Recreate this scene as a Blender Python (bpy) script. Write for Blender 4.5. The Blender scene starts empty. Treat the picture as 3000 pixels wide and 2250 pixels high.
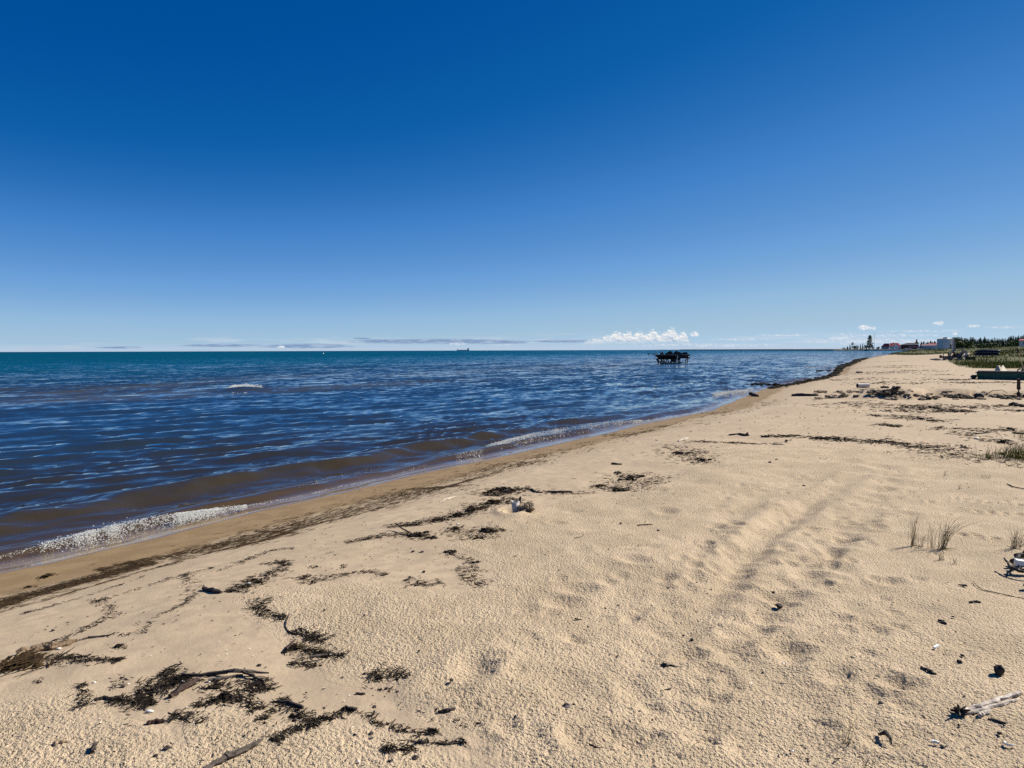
import bpy, bmesh, math, random
import numpy as np
from mathutils import Vector, Matrix

R = math.radians
scene = bpy.context.scene
COL = scene.collection

# ------------------------------------------------------------------ camera
F, CX, CY = 2080.0, 1500.0, 1125.0            # focal length and centre of the 3000 x 2250 photograph
EYE = Vector((0.0, 0.0, 2.05))
PITCH, ROLL = math.atan((CY - 1026.3) / F), 0.0032
fwd = Vector((0, math.cos(PITCH), -math.sin(PITCH)))
_r0, _u0 = Vector((1, 0, 0)), Vector((0, math.sin(PITCH), math.cos(PITCH)))
RT = _r0 * math.cos(ROLL) - _u0 * math.sin(ROLL)
UP = _u0 * math.cos(ROLL) + _r0 * math.sin(ROLL)
cam_data = bpy.data.cameras.new('camera')
cam_data.sensor_width = 36.0
cam_data.lens = 36.0 * F / 3000.0
cam_data.clip_start, cam_data.clip_end = 0.1, 80000.0
cam = bpy.data.objects.new('camera', cam_data)
COL.objects.link(cam)
cam.matrix_world = Matrix(((RT.x, UP.x, -fwd.x, EYE.x), (RT.y, UP.y, -fwd.y, EYE.y), (RT.z, UP.z, -fwd.z, EYE.z), (0, 0, 0, 1)))
scene.camera = cam
scene.cycles.transparent_max_bounces = 40
scene.cycles.use_denoising = False

# ------------------------------------------------------------------ light
SUN_AZ, SUN_EL = R(66.0), R(37.0)              # clockwise from +Y, above the horizon
vs = scene.view_settings
vs.view_transform, vs.look, vs.gamma, vs.use_curve_mapping = 'Standard', 'None', 1.0, False
vs.exposure = 0.8
sun_data = bpy.data.lights.new('sun', 'SUN')
sun_data.energy, sun_data.angle, sun_data.color = 5.0, R(0.53), (1.0, 0.96, 0.90)
sun = bpy.data.objects.new('sun', sun_data)
COL.objects.link(sun)
SUN_DIR = Vector((math.sin(SUN_AZ) * math.cos(SUN_EL), math.cos(SUN_AZ) * math.cos(SUN_EL), math.sin(SUN_EL)))
sun.rotation_euler = SUN_DIR.to_track_quat('Z', 'Y').to_euler()

world = bpy.data.worlds.new('World')
scene.world = world
world.use_nodes = True
wn, wl = world.node_tree.nodes, world.node_tree.links
wn.clear()


def node(tree, kind, **kw):
    n = tree.nodes.new(kind)
    for k, v in kw.items():
        if k.startswith('i_'):
            n.inputs[k[2:].replace('_', ' ')].default_value = v
        else:
            setattr(n, k, v)
    return n


def math_node(tree, op, a, b=None, clamp=False):
    n = tree.nodes.new('ShaderNodeMath')
    n.operation, n.use_clamp = op, clamp
    for i, v in enumerate((a, b)):
        if v is None:
            continue
        if isinstance(v, (int, float)):
            n.inputs[i].default_value = v
        else:
            tree.links.new(v, n.inputs[i])
    return n.outputs[0]


def map_range(tree, v, a, b, c=0.0, d=1.0, smooth=True):
    n = tree.nodes.new('ShaderNodeMapRange')
    n.interpolation_type = 'SMOOTHSTEP' if smooth else 'LINEAR'
    n.clamp = True
    tree.links.new(v, n.inputs['Value'])
    for k, x in zip(('From Min', 'From Max', 'To Min', 'To Max'), (a, b, c, d)):
        n.inputs[k].default_value = x
    return n.outputs['Result']


def mix_rgb(tree, fac, a, b, blend='MIX'):
    n = tree.nodes.new('ShaderNodeMix')
    n.data_type, n.blend_type, n.clamp_factor = 'RGBA', blend, True
    for sock, v in ((n.inputs[0], fac), (n.inputs[6], a), (n.inputs[7], b)):
        if isinstance(v, (int, float)):
            sock.default_value = v
        elif isinstance(v, (tuple, list)):
            sock.default_value = (*v[:3], 1.0)
        else:
            tree.links.new(v, sock)
    return n.outputs[2]


W = world.node_tree
sky = node(W, 'ShaderNodeTexSky', sky_type='NISHITA', sun_disc=False, sun_elevation=SUN_EL, sun_rotation=SUN_AZ,
           altitude=3000.0, air_density=1.0, dust_density=0.0, ozone_density=1.0)
# deep, contrasty rendition of the clear sky: one film curve for the whole dome, read off the Nishita brightness
SKY_CURVE = ((0.0, (0, 66, 138)), (1.0, (0, 77, 152)), (1.43, (14, 94, 168)), (1.74, (40, 110, 182)), (2.15, (66, 129, 199)), (3.3, (106, 159, 215)),
             (5.1, (147, 186, 220)), (6.7, (162, 194, 218)), (9.5, (176, 205, 228)), (16, (215, 230, 242)), (30, (250, 252, 255)))
def lin8(c):
    return tuple(((v / 255 + .055) / 1.055) ** 2.4 if v > 10 else v / 255 / 12.92 for v in c)
sep = node(W, 'ShaderNodeSeparateColor')
wl.new(sky.outputs[0], sep.inputs[0])
ramp = node(W, 'ShaderNodeValToRGB')
while len(ramp.color_ramp.elements) > 1:
    ramp.color_ramp.elements.remove(ramp.color_ramp.elements[-1])
for i, (p_, c_) in enumerate(SKY_CURVE):
    e_ = ramp.color_ramp.elements[0] if i == 0 else ramp.color_ramp.elements.new(p_ / 30)
    e_.position = p_ / 30
    e_.color = (*lin8(c_), 1)
wl.new(math_node(W, 'DIVIDE', sep.outputs[0], 30.0), ramp.inputs[0])
comb = node(W, 'ShaderNodeVectorMath', operation='SCALE')
wl.new(ramp.outputs[0], comb.inputs[0])
comb.inputs['Scale'].default_value = 10.0 / 2 ** vs.exposure
# flat, far bands of stratus low over the horizon
tc = node(W, 'ShaderNodeTexCoord')
sx = node(W, 'ShaderNodeSeparateXYZ')
wl.new(tc.outputs['Generated'], sx.inputs[0])
mp = node(W, 'ShaderNodeMapping')
mp.inputs['Scale'].default_value = (14.0, 14.0, 190.0)
wl.new(tc.outputs['Generated'], mp.inputs[0])
nz = node(W, 'ShaderNodeTexNoise', i_Scale=1.0, i_Detail=5.0, i_Roughness=0.62)
wl.new(mp.outputs[0], nz.inputs['Vector'])
mp2 = node(W, 'ShaderNodeMapping')
mp2.inputs['Scale'].default_value = (3.0, 3.0, 60.0)
mp2.inputs['Location'].default_value = (4.0, 1.3, 0.7)
wl.new(tc.outputs['Generated'], mp2.inputs[0])
nz2 = node(W, 'ShaderNodeTexNoise', i_Scale=1.0, i_Detail=3.0)
wl.new(mp2.outputs[0], nz2.inputs['Vector'])
# direction as gnomonic coordinates about +Y: uu across, ww above the horizon (units of the lens' pixels)
ysafe = math_node(W, 'MAXIMUM', sx.outputs[1], .05)
uu = math_node(W, 'ADD', math_node(W, 'MULTIPLY', math_node(W, 'DIVIDE', sx.outputs[0], ysafe), F), CX)
ww = math_node(W, 'MULTIPLY', math_node(W, 'DIVIDE', sx.outputs[2], ysafe), F)
def cnoise(su, sw, du, dw, detail=5.0, rough=.62, seed=0.0):
    c_ = node(W, 'ShaderNodeCombineXYZ')
    wl.new(math_node(W, 'MULTIPLY', math_node(W, 'ADD', uu, du), su), c_.inputs[0])
    wl.new(math_node(W, 'MULTIPLY', math_node(W, 'ADD', ww, dw), sw), c_.inputs[1])
    c_.inputs[2].default_value = seed
    n_ = node(W, 'ShaderNodeTexNoise', i_Scale=1.0, i_Detail=detail, i_Roughness=rough)
    wl.new(c_.outputs[0], n_.inputs['Vector'])
    return n_.outputs[0]
SK = 10.0 / 2 ** vs.exposure
def skyc(*c):
    return tuple(v * SK for v in lin8(c))
# pale haze and thin bands low over the horizon
band = math_node(W, 'MULTIPLY', map_range(W, ww, -2.0, 4.0), map_range(W, ww, 62.0, 14.0))
cov = math_node(W, 'ADD', nz.outputs[0], math_node(W, 'MULTIPLY', math_node(W, 'SUBTRACT', nz2.outputs[0], 0.5), 0.7))
mask = math_node(W, 'MULTIPLY', map_range(W, cov, 0.50, 0.68), band)
tint = map_range(W, nz2.outputs[0], 0.42, 0.6)
graded = mix_rgb(W, math_node(W, 'MULTIPLY', map_range(W, ww, 26.0, 2.0), .62), comb.outputs[0], skyc(190, 204, 224))
graded = mix_rgb(W, math_node(W, 'MULTIPLY', mask, 0.6), graded, mix_rgb(W, tint, skyc(168, 188, 213), skyc(208, 216, 229)))
def puff(fac, lit_n, dark, light):
    global graded
    graded = mix_rgb(W, fac, graded, mix_rgb(W, lit_n, dark, light))
n1 = cnoise(.060, .085, 0, 0)
n1s = cnoise(.060, .085, 3.0, 4.0)
relief = map_range(W, math_node(W, 'SUBTRACT', n1, n1s), -.09, .13)
nf = cnoise(.022, .16, 0, 0, 4.0, .6, 5.0)
def ellipses(lst, noise, k):
    out = None
    for cx, cy, rx, ry in lst:
        a_ = math_node(W, 'POWER', math_node(W, 'ABSOLUTE', math_node(W, 'DIVIDE', math_node(W, 'SUBTRACT', uu, cx), rx)), 2.0)
        b_ = math_node(W, 'POWER', math_node(W, 'ABSOLUTE', math_node(W, 'DIVIDE', math_node(W, 'SUBTRACT', ww, cy), ry)), 2.0)
        e_ = math_node(W, 'SUBTRACT', 1.0, math_node(W, 'ADD', a_, b_))
        out = e_ if out is None else math_node(W, 'MAXIMUM', out, e_)
    return math_node(W, 'ADD', out, math_node(W, 'MULTIPLY', math_node(W, 'SUBTRACT', noise, .5), k))
# grey-blue flat clouds left of centre
g_ = ellipses([(1280, 27, 215, 6.5), (1120, 28, 60, 5), (900, 14, 120, 6), (650, 17, 110, 4), (1450, 24, 100, 5), (1060, 36, 26, 2.5), (350, 12, 60, 3), (1650, 26, 80, 4)], nf, 4.2)
puff(math_node(W, 'MULTIPLY', map_range(W, g_, -.6, .35), .95), map_range(W, nf, .42, .66), skyc(128, 154, 191), skyc(168, 188, 213))
# bright small cumulus
s_ = ellipses([(2530, 63, 24, 9), (2556, 61, 10, 6), (2748, 75, 17, 8), (2838, 66, 11, 5), (2856, 67, 15, 5), (2795, 44, 11, 6), (826, 12, 16, 4), (2034, 46, 14, 10)], n1, 2.6)
puff(math_node(W, 'MULTIPLY', map_range(W, s_, .05, .9), .92), relief, skyc(205, 216, 230), skyc(246, 247, 248))
s2_ = ellipses([(2470, 30, 60, 22), (2940, 63, 70, 5), (2700, 52, 150, 4), (2620, 40, 160, 6), (2620, 24, 330, 9), (2080, 13, 260, 6), (2180, 30, 120, 4), (1340, 20, 30, 7), (1470, 17, 40, 5), (2300, 42, 90, 4)], n1, 2.4)
puff(math_node(W, 'MULTIPLY', map_range(W, s2_, .0, 1.3), .7), relief, skyc(190, 206, 226), skyc(226, 232, 240))
# the row of cumulus towers right of centre
fc = node(W, 'ShaderNodeFloatCurve')
cv = fc.mapping.curves[0]
TW = [(1650, 6), (1690, 14), (1715, 30), (1730, 36), (1748, 34), (1765, 40), (1785, 44), (1800, 54), (1812, 57), (1828, 50), (1842, 56), (1858, 47), (1868, 60), (1880, 56), (1890, 46), (1900, 52), (1916, 60), (1930, 48), (1944, 50), (1960, 62), (1974, 64), (1986, 50), (2002, 56), (2013, 42), (2024, 22), (2050, 8)]
for i_, (x_, h_) in enumerate(TW):
    X_, Y_ = (x_ - 1650) / 400, h_ / 80
    if i_ == 0: cv.points[0].location = (X_, Y_)
    elif i_ == len(TW) - 1: cv.points[-1].location = (X_, Y_)
    else: cv.points.new(X_, Y_)
fc.mapping.update()
wl.new(map_range(W, uu, 1650, 2050, 0, 1, False), fc.inputs['Value'])
ht = math_node(W, 'MULTIPLY', fc.outputs[0], 80.0)
d_ = math_node(W, 'ADD', math_node(W, 'DIVIDE', math_node(W, 'SUBTRACT', ht, ww), 11.0), math_node(W, 'MULTIPLY', math_node(W, 'SUBTRACT', n1, .5), 4.4))
inside = math_node(W, 'MULTIPLY', map_range(W, uu, 1660, 1700), map_range(W, uu, 2040, 2015))
low = map_range(W, math_node(W, 'ADD', ww, math_node(W, 'MULTIPLY', math_node(W, 'SUBTRACT', n1s, .5), 22.0)), 12.0, 34.0)
tm = math_node(W, 'MULTIPLY', math_node(W, 'MULTIPLY', map_range(W, d_, .0, .9), inside), low)
lit = math_node(W, 'ADD', math_node(W, 'MULTIPLY', relief, .75), map_range(W, d_, 3.2, .4, 0, .45), True)
puff(math_node(W, 'MULTIPLY', tm, .95), lit, skyc(176, 194, 217), skyc(248, 247, 243))
bg = node(W, 'ShaderNodeBackground', i_Strength=0.1)
wl.new(graded, bg.inputs[0])
wo = node(W, 'ShaderNodeOutputWorld')
wl.new(bg.outputs[0], wo.inputs[0])


# ------------------------------------------------------------------ helpers: picture point -> place on the ground
def ray(px, py):
    return fwd + RT * ((px - CX) / F) - UP * ((py - CY) / F)


def on_plane(px, py, z=0.0):
    d = ray(px, py)
    t = (z - EYE.z) / d.z
    return EYE + d * t


def tag(o, label=None, cat=None, group=None, kind=None):
    if label: o['label'] = label
    if cat: o['category'] = cat
    if group: o['group'] = group
    if kind: o['kind'] = kind
    return o


def sstep(x, a, b):
    t = np.clip((x - a) / (b - a), 0, 1)
    return t * t * (3 - 2 * t)


def _hash(ix, iy, seed):
    h = (ix.astype(np.int64) * 374761393 + iy.astype(np.int64) * 668265263 + seed * 1442695041) & 0xffffffff
    h = ((h ^ (h >> 13)) * 1274126177) & 0xffffffff
    h = (h ^ (h >> 16)) & 0xffffff
    return h.astype(np.float64) / 0xffffff


def vnoise(x, y, seed=0):
    x, y = np.asarray(x, float), np.asarray(y, float)
    ix, iy = np.floor(x), np.floor(y)
    fx, fy = x - ix, y - iy
    fx, fy = fx * fx * fx * (fx * (fx * 6 - 15) + 10), fy * fy * fy * (fy * (fy * 6 - 15) + 10)
    a, b = _hash(ix, iy, seed), _hash(ix + 1, iy, seed)
    c, d = _hash(ix, iy + 1, seed), _hash(ix + 1, iy + 1, seed)
    return (a + (b - a) * fx) * (1 - fy) + (c + (d - c) * fx) * fy - 0.5


def fbm(x, y, seed=0, oct=4, lac=2.03, gain=0.5):
    s, a, f = 0.0, 1.0, 1.0
    for o in range(oct):
        s = s + a * vnoise(x * f + o * 17.3, y * f - o * 9.1, seed + o)
        a *= gain; f *= lac
    return s


# ------------------------------------------------------------------ lie of the land
SHORE_PX = [(0, 1682), (145, 1653), (325, 1610), (470, 1577), (615, 1537), (800, 1490), (1003, 1446), (1207, 1395),
            (1300, 1374), (1410, 1352), (1492, 1334), (1700, 1287), (1781, 1271), (1881, 1244), (1971, 1226), (2093, 1203),
            (2112, 1190), (2143, 1180), (2205, 1153), (2265, 1133), (2350, 1117), (2441, 1097), (2459, 1077), (2515, 1058), (2582, 1041)]
_sp = [on_plane(*p) for p in SHORE_PX]
_sy = [p.y for p in _sp] + [280, 340, 420, 500, 2500, 40000]
_sx = [p.x for p in _sp] + [162, 207, 268, 326, 2400, 60000]
_sy = [-60, _sp[0].y - 6] + _sy
_sx = [_sp[0].x - 0.62 * (_sp[0].y + 60), _sp[0].x - 0.62 * 6] + _sx
_sy, _sx = np.array(_sy), np.array(_sx)
SHN = np.array((0.854, -0.52))                 # inland normal of the beach
SHD = np.array((0.52, 0.854))                  # along the beach, away from the camera


def shore_s(x, y):
    """metres inland (positive) or out in the lake (negative) of the waterline"""
    return 0.86 * (x - np.interp(y, _sy, _sx))


RIDGE_PX = [(2330, 1152), (2480, 1163), (2600, 1166), (2690, 1168), (2760, 1160), (2860, 1164), (2960, 1166), (3100, 1170), (3300, 1176)]
_rd = np.array([on_plane(px, py, 0.47)[:2] for px, py in RIDGE_PX])


def seg_dist(x, y, pts):
    """distance to a polyline, and signed side (positive = beyond it, away from the camera)"""
    best = np.full(np.shape(x), 1e9); side = np.zeros(np.shape(x)); par = np.zeros(np.shape(x))
    for i in range(len(pts) - 1):
        a, b = pts[i], pts[i + 1]
        ab = b - a; L2 = ab @ ab
        t = np.clip(((x - a[0]) * ab[0] + (y - a[1]) * ab[1]) / L2, 0, 1)
        dx, dy = x - (a[0] + t * ab[0]), y - (a[1] + t * ab[1])
        d = np.hypot(dx, dy)
        m = d < best
        best = np.where(m, d, best)
        side = np.where(m, np.sign(ab[0] * dy - ab[1] * dx) * d, side)
        par = np.where(m, (i + t) / (len(pts) - 1), par)
    return best, side, par


def ground(x, y):
    """height of the sand without its fine relief"""
    x, y = np.asarray(x, float), np.asarray(y, float)
    s = shore_s(x, y)
    wob = 0.18 * vnoise(x * 0.6, y * 0.6, 5)
    land = np.interp(s + wob * sstep(s, 0.5, 1.5), [0, 0.8, 1.5, 2.2, 3.2, 5, 8, 20], [0, 0.075, 0.17, 0.27, 0.36, 0.43, 0.46, 0.52])
    sea = -1.6 * (1 - np.exp(np.minimum(s, 0) * 0.06))
    z = np.where(s > 0, land, sea)
    up = sstep(s, 1.6, 4.0)
    z = z + up * (0.05 * fbm(x * 0.35, y * 0.35, 11, 2) + 0.030 * fbm(x * 1.1, y * 1.1, 21, 2))
    # the sand bank thrown up across the beach, steep towards the camera
    near = (np.abs(y - 24) < 16) & (x > 5)
    if np.any(near):
        d, sd, par = seg_dist(x, y, _rd)
        sd = sd + 0.35 * fbm(x * 0.9, y * 0.9, 31, 3)
        prof = np.where(sd > 0, sstep(sd, 0, 0.8) * (1 - sstep(sd, 0.5, 5.0)), 0.0)
        amp = np.interp(par, [0, 0.12, 0.3, 0.45, 0.6, 1.0], [0.0, 0.06, 0.30, 0.30, 0.22, 0.2])
        z = z + np.where(near, prof * amp, 0)
    # dunes behind the beach
    z = z + 1.0 * sstep(s, 16, 46) * sstep(y, 70, 150)
    z = z + 1.35 * np.exp(-(((x - 84) / 17) ** 2 + ((y - 104) / 32) ** 2))
    z = z + 1.5 * np.exp(-(((x - 152) / 34) ** 2 + ((y - 238) / 30) ** 2)) * sstep(s, 1, 8)
    z = z + sstep(s, 14, 40) * sstep(y, 40, 90) * 0.45 * fbm(x * 0.09, y * 0.09, 41, 3)
    return z


def gz(x, y):
    return float(ground(np.array([x]), np.array([y]))[0])


def at(px, py):
    """the spot of ground seen at a point of the photograph"""
    d = ray(px, py)
    t = np.geomspace(1.2, 900, 220)
    for _ in range(2):
        h = EYE.z + d.z * t - ground(d.x * t, d.y * t)
        i = int(np.argmax(h <= 0)) if (h <= 0).any() else len(t) - 1
        i = max(i, 1)
        lo, hi, h0, h1 = t[i - 1], t[i], h[i - 1], h[i]
        t = np.linspace(lo, hi, 24)
    k = lo + (hi - lo) * (h0 / (h0 - h1) if h0 > 0 >= h1 else 1.0)
    p = EYE + d * float(k)
    return Vector((p.x, p.y, gz(p.x, p.y)))


def mesh_np(name, V, Fc, attrs=None, smooth=True):
    me = bpy.data.meshes.new(name)
    V = np.asarray(V, np.float32); Fc = np.asarray(Fc, np.int32)
    n, k = Fc.shape
    me.vertices.add(len(V)); me.vertices.foreach_set('co', V.ravel())
    me.loops.add(n * k); me.loops.foreach_set('vertex_index', Fc.ravel())
    me.polygons.add(n)
    me.polygons.foreach_set('loop_start', np.arange(n, dtype=np.int32) * k)
    me.polygons.foreach_set('loop_total', np.full(n, k, np.int32))
    me.polygons.foreach_set('use_smooth', np.full(n, smooth, bool))
    for an, av in (attrs or {}).items():
        a = me.attributes.new(an, 'FLOAT', 'POINT')
        a.data.foreach_set('value', np.asarray(av, np.float32))
    me.update(calc_edges=True)
    me.validate()
    return me


def link_mesh(name, me, m, parent=None, loc=None):
    o = bpy.data.objects.new(name, me)
    if m is not None: me.materials.append(m)
    COL.objects.link(o)
    if parent is not None: o.parent = parent
    if loc is not None: o.location = loc
    return o


def in_poly(x, y, poly):
    c = np.zeros(x.shape, bool)
    n = len(poly)
    for i in range(n):
        x0, y0 = poly[i]; x1, y1 = poly[(i + 1) % n]
        if y0 == y1: continue
        m = ((y0 > y) != (y1 > y)) & (x < (x1 - x0) * (y - y0) / (y1 - y0) + x0)
        c ^= m
    return c


# ------------------------------------------------------------------ sand
LOOSE_PX = [[(690, 1740), (760, 1712), (860, 1695), (960, 1690), (1060, 1683), (1160, 1705), (1250, 1735), (1350, 1735), (1440, 1715),
             (1470, 1680), (1430, 1640), (1380, 1610), (1330, 1585), (1400, 1560), (1460, 1520), (1560, 1480), (1700, 1450), (1850, 1440),
             (1990, 1400), (2060, 1355), (2000, 1320), (2100, 1306), (2300, 1306), (2500, 1300), (2700, 1322), (2900, 1345), (3300, 1372),
             (4200, 1500), (4200, 2600), (1500, 2600), (1470, 2300), (1450, 2200), (1400, 2150), (1320, 2105), (1275, 2060), (1225, 2000),
             (1130, 1960), (1010, 1930), (940, 1880), (880, 1850), (830, 1810), (770, 1775)],
            [(-300, 1990), (0, 2005), (90, 2000), (200, 1990), (245, 2035), (255, 2085), (340, 2090), (420, 2130), (450, 2200), (470, 2260),
             (520, 2200), (540, 2130), (600, 2085), (670, 2062), (730, 2090), (770, 2135), (830, 2140), (900, 2110), (1000, 2095), (1080, 2110),
             (1160, 2150), (1230, 2165), (1290, 2190), (1330, 2260), (1350, 2600), (-900, 2600), (-900, 2050)]]
LOOSE = [[tuple(on_plane(px, py, 0.44)[:2]) for px, py in poly] for poly in LOOSE_PX]
GRASS_AREA = [(c * y, y) for c, y in ((.531, 205), (.577, 170), (.62, 160), (.642, 150), (.645, 130), (.650, 112), (.632, 104), (.613, 89), (.630, 66),
                                      (.650, 59), (.676, 58), (.722, 57), (.80, 55), (.865, 54), (1.4, 50), (2.0, 60), (1.2, 700), (.66, 700), (.55, 420))]
GRASS_AREA.insert(0, (.531 * 262, 262))


def loose_mask(x, y):
    out = np.zeros(x.shape)
    jx, jy = 0.10 * fbm(x * 2.5, y * 2.5, 61, 3), 0.10 * fbm(x * 2.5, y * 2.5, 71, 3)
    for ox, oy in ((0, 0), (.05, .02), (-.05, -.02), (.02, -.06), (-.02, .06), (.13, .0), (-.12, .05), (.02, .14), (.0, -.13), (.09, .1)):
        hit = np.zeros(x.shape, bool)
        for poly in LOOSE:
            hit |= in_poly(x + jx + ox, y + jy + oy, poly)
        out += hit * 0.1
    return out


def grass_mask(x, y):
    far = (y > 48)
    out = np.zeros(x.shape)
    if far.any():
        xx, yy = x[far], y[far]
        j = 0.03 * yy * fbm(xx * 0.12, yy * 0.12, 81, 3)
        v = in_poly(xx + j, yy + 1.5 * j, GRASS_AREA).astype(float)
        out[far] = v
    return out


def polar_grid(r0, r1, rate, az_fine, daz, az_step, eye_h, fpx=710.0, k=0.85):
    rr = [r0]
    while rr[-1] < r1:
        r = rr[-1]
        rr.append(r + max(0.006, min(r * rate, r * r / (eye_h * fpx) * k)))
    rr = np.array(rr)
    fine = np.arange(-az_fine, az_fine + 1e-6, daz)
    rest = np.arange(az_fine + az_step, 360 - az_fine - 1e-6, az_step)
    az = np.radians(np.concatenate([fine, rest]))
    A, RR = np.meshgrid(az, rr)
    X, Y = RR * np.sin(A), RR * np.cos(A)
    nr, na = X.shape
    idx = np.arange(nr * na).reshape(nr, na)
    nxt = np.roll(idx, -1, axis=1)
    Fc = np.stack([idx[:-1], nxt[:-1], nxt[1:], idx[1:]], -1).reshape(-1, 4)
    cell = np.maximum(np.gradient(rr)[:, None] * 0.6, RR * math.radians(daz)) + np.zeros_like(X)
    return X.ravel(), Y.ravel(), Fc, cell.ravel()


def compact(V, Fc, attrs):
    used = np.zeros(len(V), bool); used[Fc.ravel()] = True
    remap = np.cumsum(used) - 1
    return V[used], remap[Fc], {k: v[used] for k, v in attrs.items()}


rng = np.random.default_rng(7)
# old footprints, hoof prints and the ruts of a quad bike, as dents (px, py, radius m, depth m)
DENTS = []
def rut(p0, p1, n, r, d, jit):
    for i in range(n):
        t = (i + rng.uniform(-.3, .3)) / n
        DENTS.append((p0[0] + (p1[0] - p0[0]) * t + rng.normal(0, jit), p0[1] + (p1[1] - p0[1]) * t + rng.normal(0, jit * .4), r * rng.uniform(.7, 1.3), d * rng.uniform(.6, 1.3)))
rut((1900, 1850), (2330, 1480), 14, .10, .010, 30)
rut((2100, 1930), (2640, 1470), 26, .09, .018, 40)
rut((2560, 1450), (2640, 1380), 7, .14, .014, 10)
for _ in range(80):
    DENTS.append((rng.uniform(1450, 2750), rng.uniform(1380, 2240), rng.uniform(.06, .12), rng.uniform(.005, .014)))
for px, py, r, d in ((1350, 1975, .14, .03), (1400, 1945, .12, .025), (1690, 1730, .10, .024), (1660, 1770, .10, .022), (1860, 1640, .09, .02),
                     (2320, 1905, .085, .030), (2645, 2005, .07, .028), (2585, 1985, .08, .02), (2620, 2160, .11, .02), (2170, 1935, .08, .016), (1800, 2160, .13, .022),
                     (2440, 1620, .11, .02), (2470, 1580, .10, .02), (2300, 1610, .10, .018), (2590, 1460, .12, .02), (2480, 1350, .2, .02), (2590, 1370, .2, .02)):
    DENTS.append((px, py, r, d))
HOOF = [(2829, 1465), (2856, 1470), (2893, 1474), (2859, 1496), (2901, 1500), (2941, 1505), (2986, 1508), (2814, 1567), (2857, 1568), (2912, 1577), (2945, 1470), (2985, 1480), (2800, 1462), (2722, 1472), (2775, 1505)]
for _ in range(95):
    t_ = rng.random()
    DENTS.append((rng.uniform(2180, 2720) - 260 * t_, 1390 + 330 * t_ + rng.normal(0, 30), rng.uniform(.042, .068), rng.uniform(.008, .015)))
for _ in range(60):
    DENTS.append((rng.uniform(1350, 2700), rng.uniform(1650, 2200), rng.uniform(.042, .066), rng.uniform(.005, .011)))
for px, py in HOOF:
    DENTS.append((px, py, .034, .030))
DENTS.append((1496, 1496, .10, .06))

X, Y, Fc, cell = polar_grid(0.7, 2600.0, 0.05, 45.0, 0.1, 3.0, 1.62)
S = shore_s(X, Y)
keep = (S[Fc].max(axis=1) > -14.0)
Fc = Fc[keep]
tmpV, Fc, at_ = compact(np.stack([X, Y, cell], 1), Fc, {})
X, Y, cell = tmpV.T
S = shore_s(X, Y)
Z = ground(X, Y)
LM, GM = loose_mask(X, Y), grass_mask(X, Y)
nearm = np.hypot(X, Y) < 40
for px, py, r, d in DENTS:
    c = on_plane(px, py, gz(*on_plane(px, py, .46)[:2]))
    dist = math.hypot(c.x, c.y)
    m = nearm & (np.abs(X - c.x) < r * 4) & (np.abs(Y - c.y) < r * 4)
    if not m.any(): continue
    q = ((X[m] - c.x) ** 2 + (Y[m] - c.y) ** 2) / (r * r)
    ang = rng.uniform(0, 6.28)
    q = q * (1 + .35 * np.sin(2 * np.arctan2(Y[m] - c.y, X[m] - c.x) + ang))
    d = d * (.95 if r > .05 else 1)
    Z[m] += -d * np.exp(-q * 1.4 if r > .068 else -q ** 1.7) + d * .38 * np.exp(-(np.sqrt(q) - 1.55) ** 2 * 4)
for pts_, wd_, dp_ in (([(1940, 1930), (2130, 1700), (2253, 1553), (2350, 1490), (2445, 1432), (2540, 1378)], .12, .038), ([(2130, 1930), (2330, 1690), (2480, 1560), (2600, 1450)], .13, .022), ([(1980, 1660), (2110, 1540), (2230, 1450), (2330, 1400)], .11, .014)):
    tw = np.array([tuple(on_plane(px, py, .44))[:2] for px, py in pts_])
    m = np.hypot(X, Y) < 18
    dd_, ss_, pp_ = seg_dist(X[m], Y[m], tw)
    dd_ = dd_ + .07 * fbm(X[m] * 4, Y[m] * 4, 131, 2)
    endf = np.sin(np.pi * np.clip(pp_, .02, .98)) ** .5 * (.8 + .5 * vnoise(pp_ * 7, pp_ * 0, 135))
    Z[m] += dp_ * endf * (-np.exp(-(dd_ / wd_) ** 2) + .55 * np.exp(-((dd_ - 1.7 * wd_) / (.8 * wd_)) ** 2))
up = sstep(S, 1.3, 2.2)
att = lambda lam: np.clip((lam / (2.0 * cell) - .5), 0, 1)
Z += LM * att(.5) * .013 * fbm(X * 2.6, Y * 2.6, 91, 2)
Z += LM * att(.16) * .006 * fbm(X * 7, Y * 7, 95, 2)
pit = fbm(X * 58, Y * 58, 101, 2, 2.1, .6)
hole = np.maximum(0, vnoise(X * 64, Y * 64, 103) - .16) + .8 * np.maximum(0, vnoise(X * 110 + .3 * Y, Y * 110, 104) - .2)
Z += LM * att(.026) * (.0034 * pit - .022 * hole)
Z += (1 - LM) * up * att(.03) * .0011 * pit
Z += (1 - LM) * up * att(.3) * .006 * fbm(X * 4, Y * 4, 96, 2)
d_, sd_, par_ = seg_dist(X, Y, _rd)
lump = np.where((X > 5) & (np.abs(Y - 24) < 16), np.exp(-((sd_ - .25) / .35) ** 2) * np.interp(par_, [0, .15, .3, 1], [0, .3, 1, .8]), 0)
Z += lump * (.10 * fbm(X * 5, Y * 5, 111, 3) + .05 * fbm(X * 14, Y * 14, 115, 2))
wetj = S + .28 * fbm(X * 1.2, Y * 1.2, 121, 3)
WET = 1 - sstep(wetj, .95, 1.25)
WET = np.maximum(WET, .28 * (1 - sstep(wetj, 1.2, 2.2)))
WET = np.maximum(WET, .8 * lump * (sd_ < .3))

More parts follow.
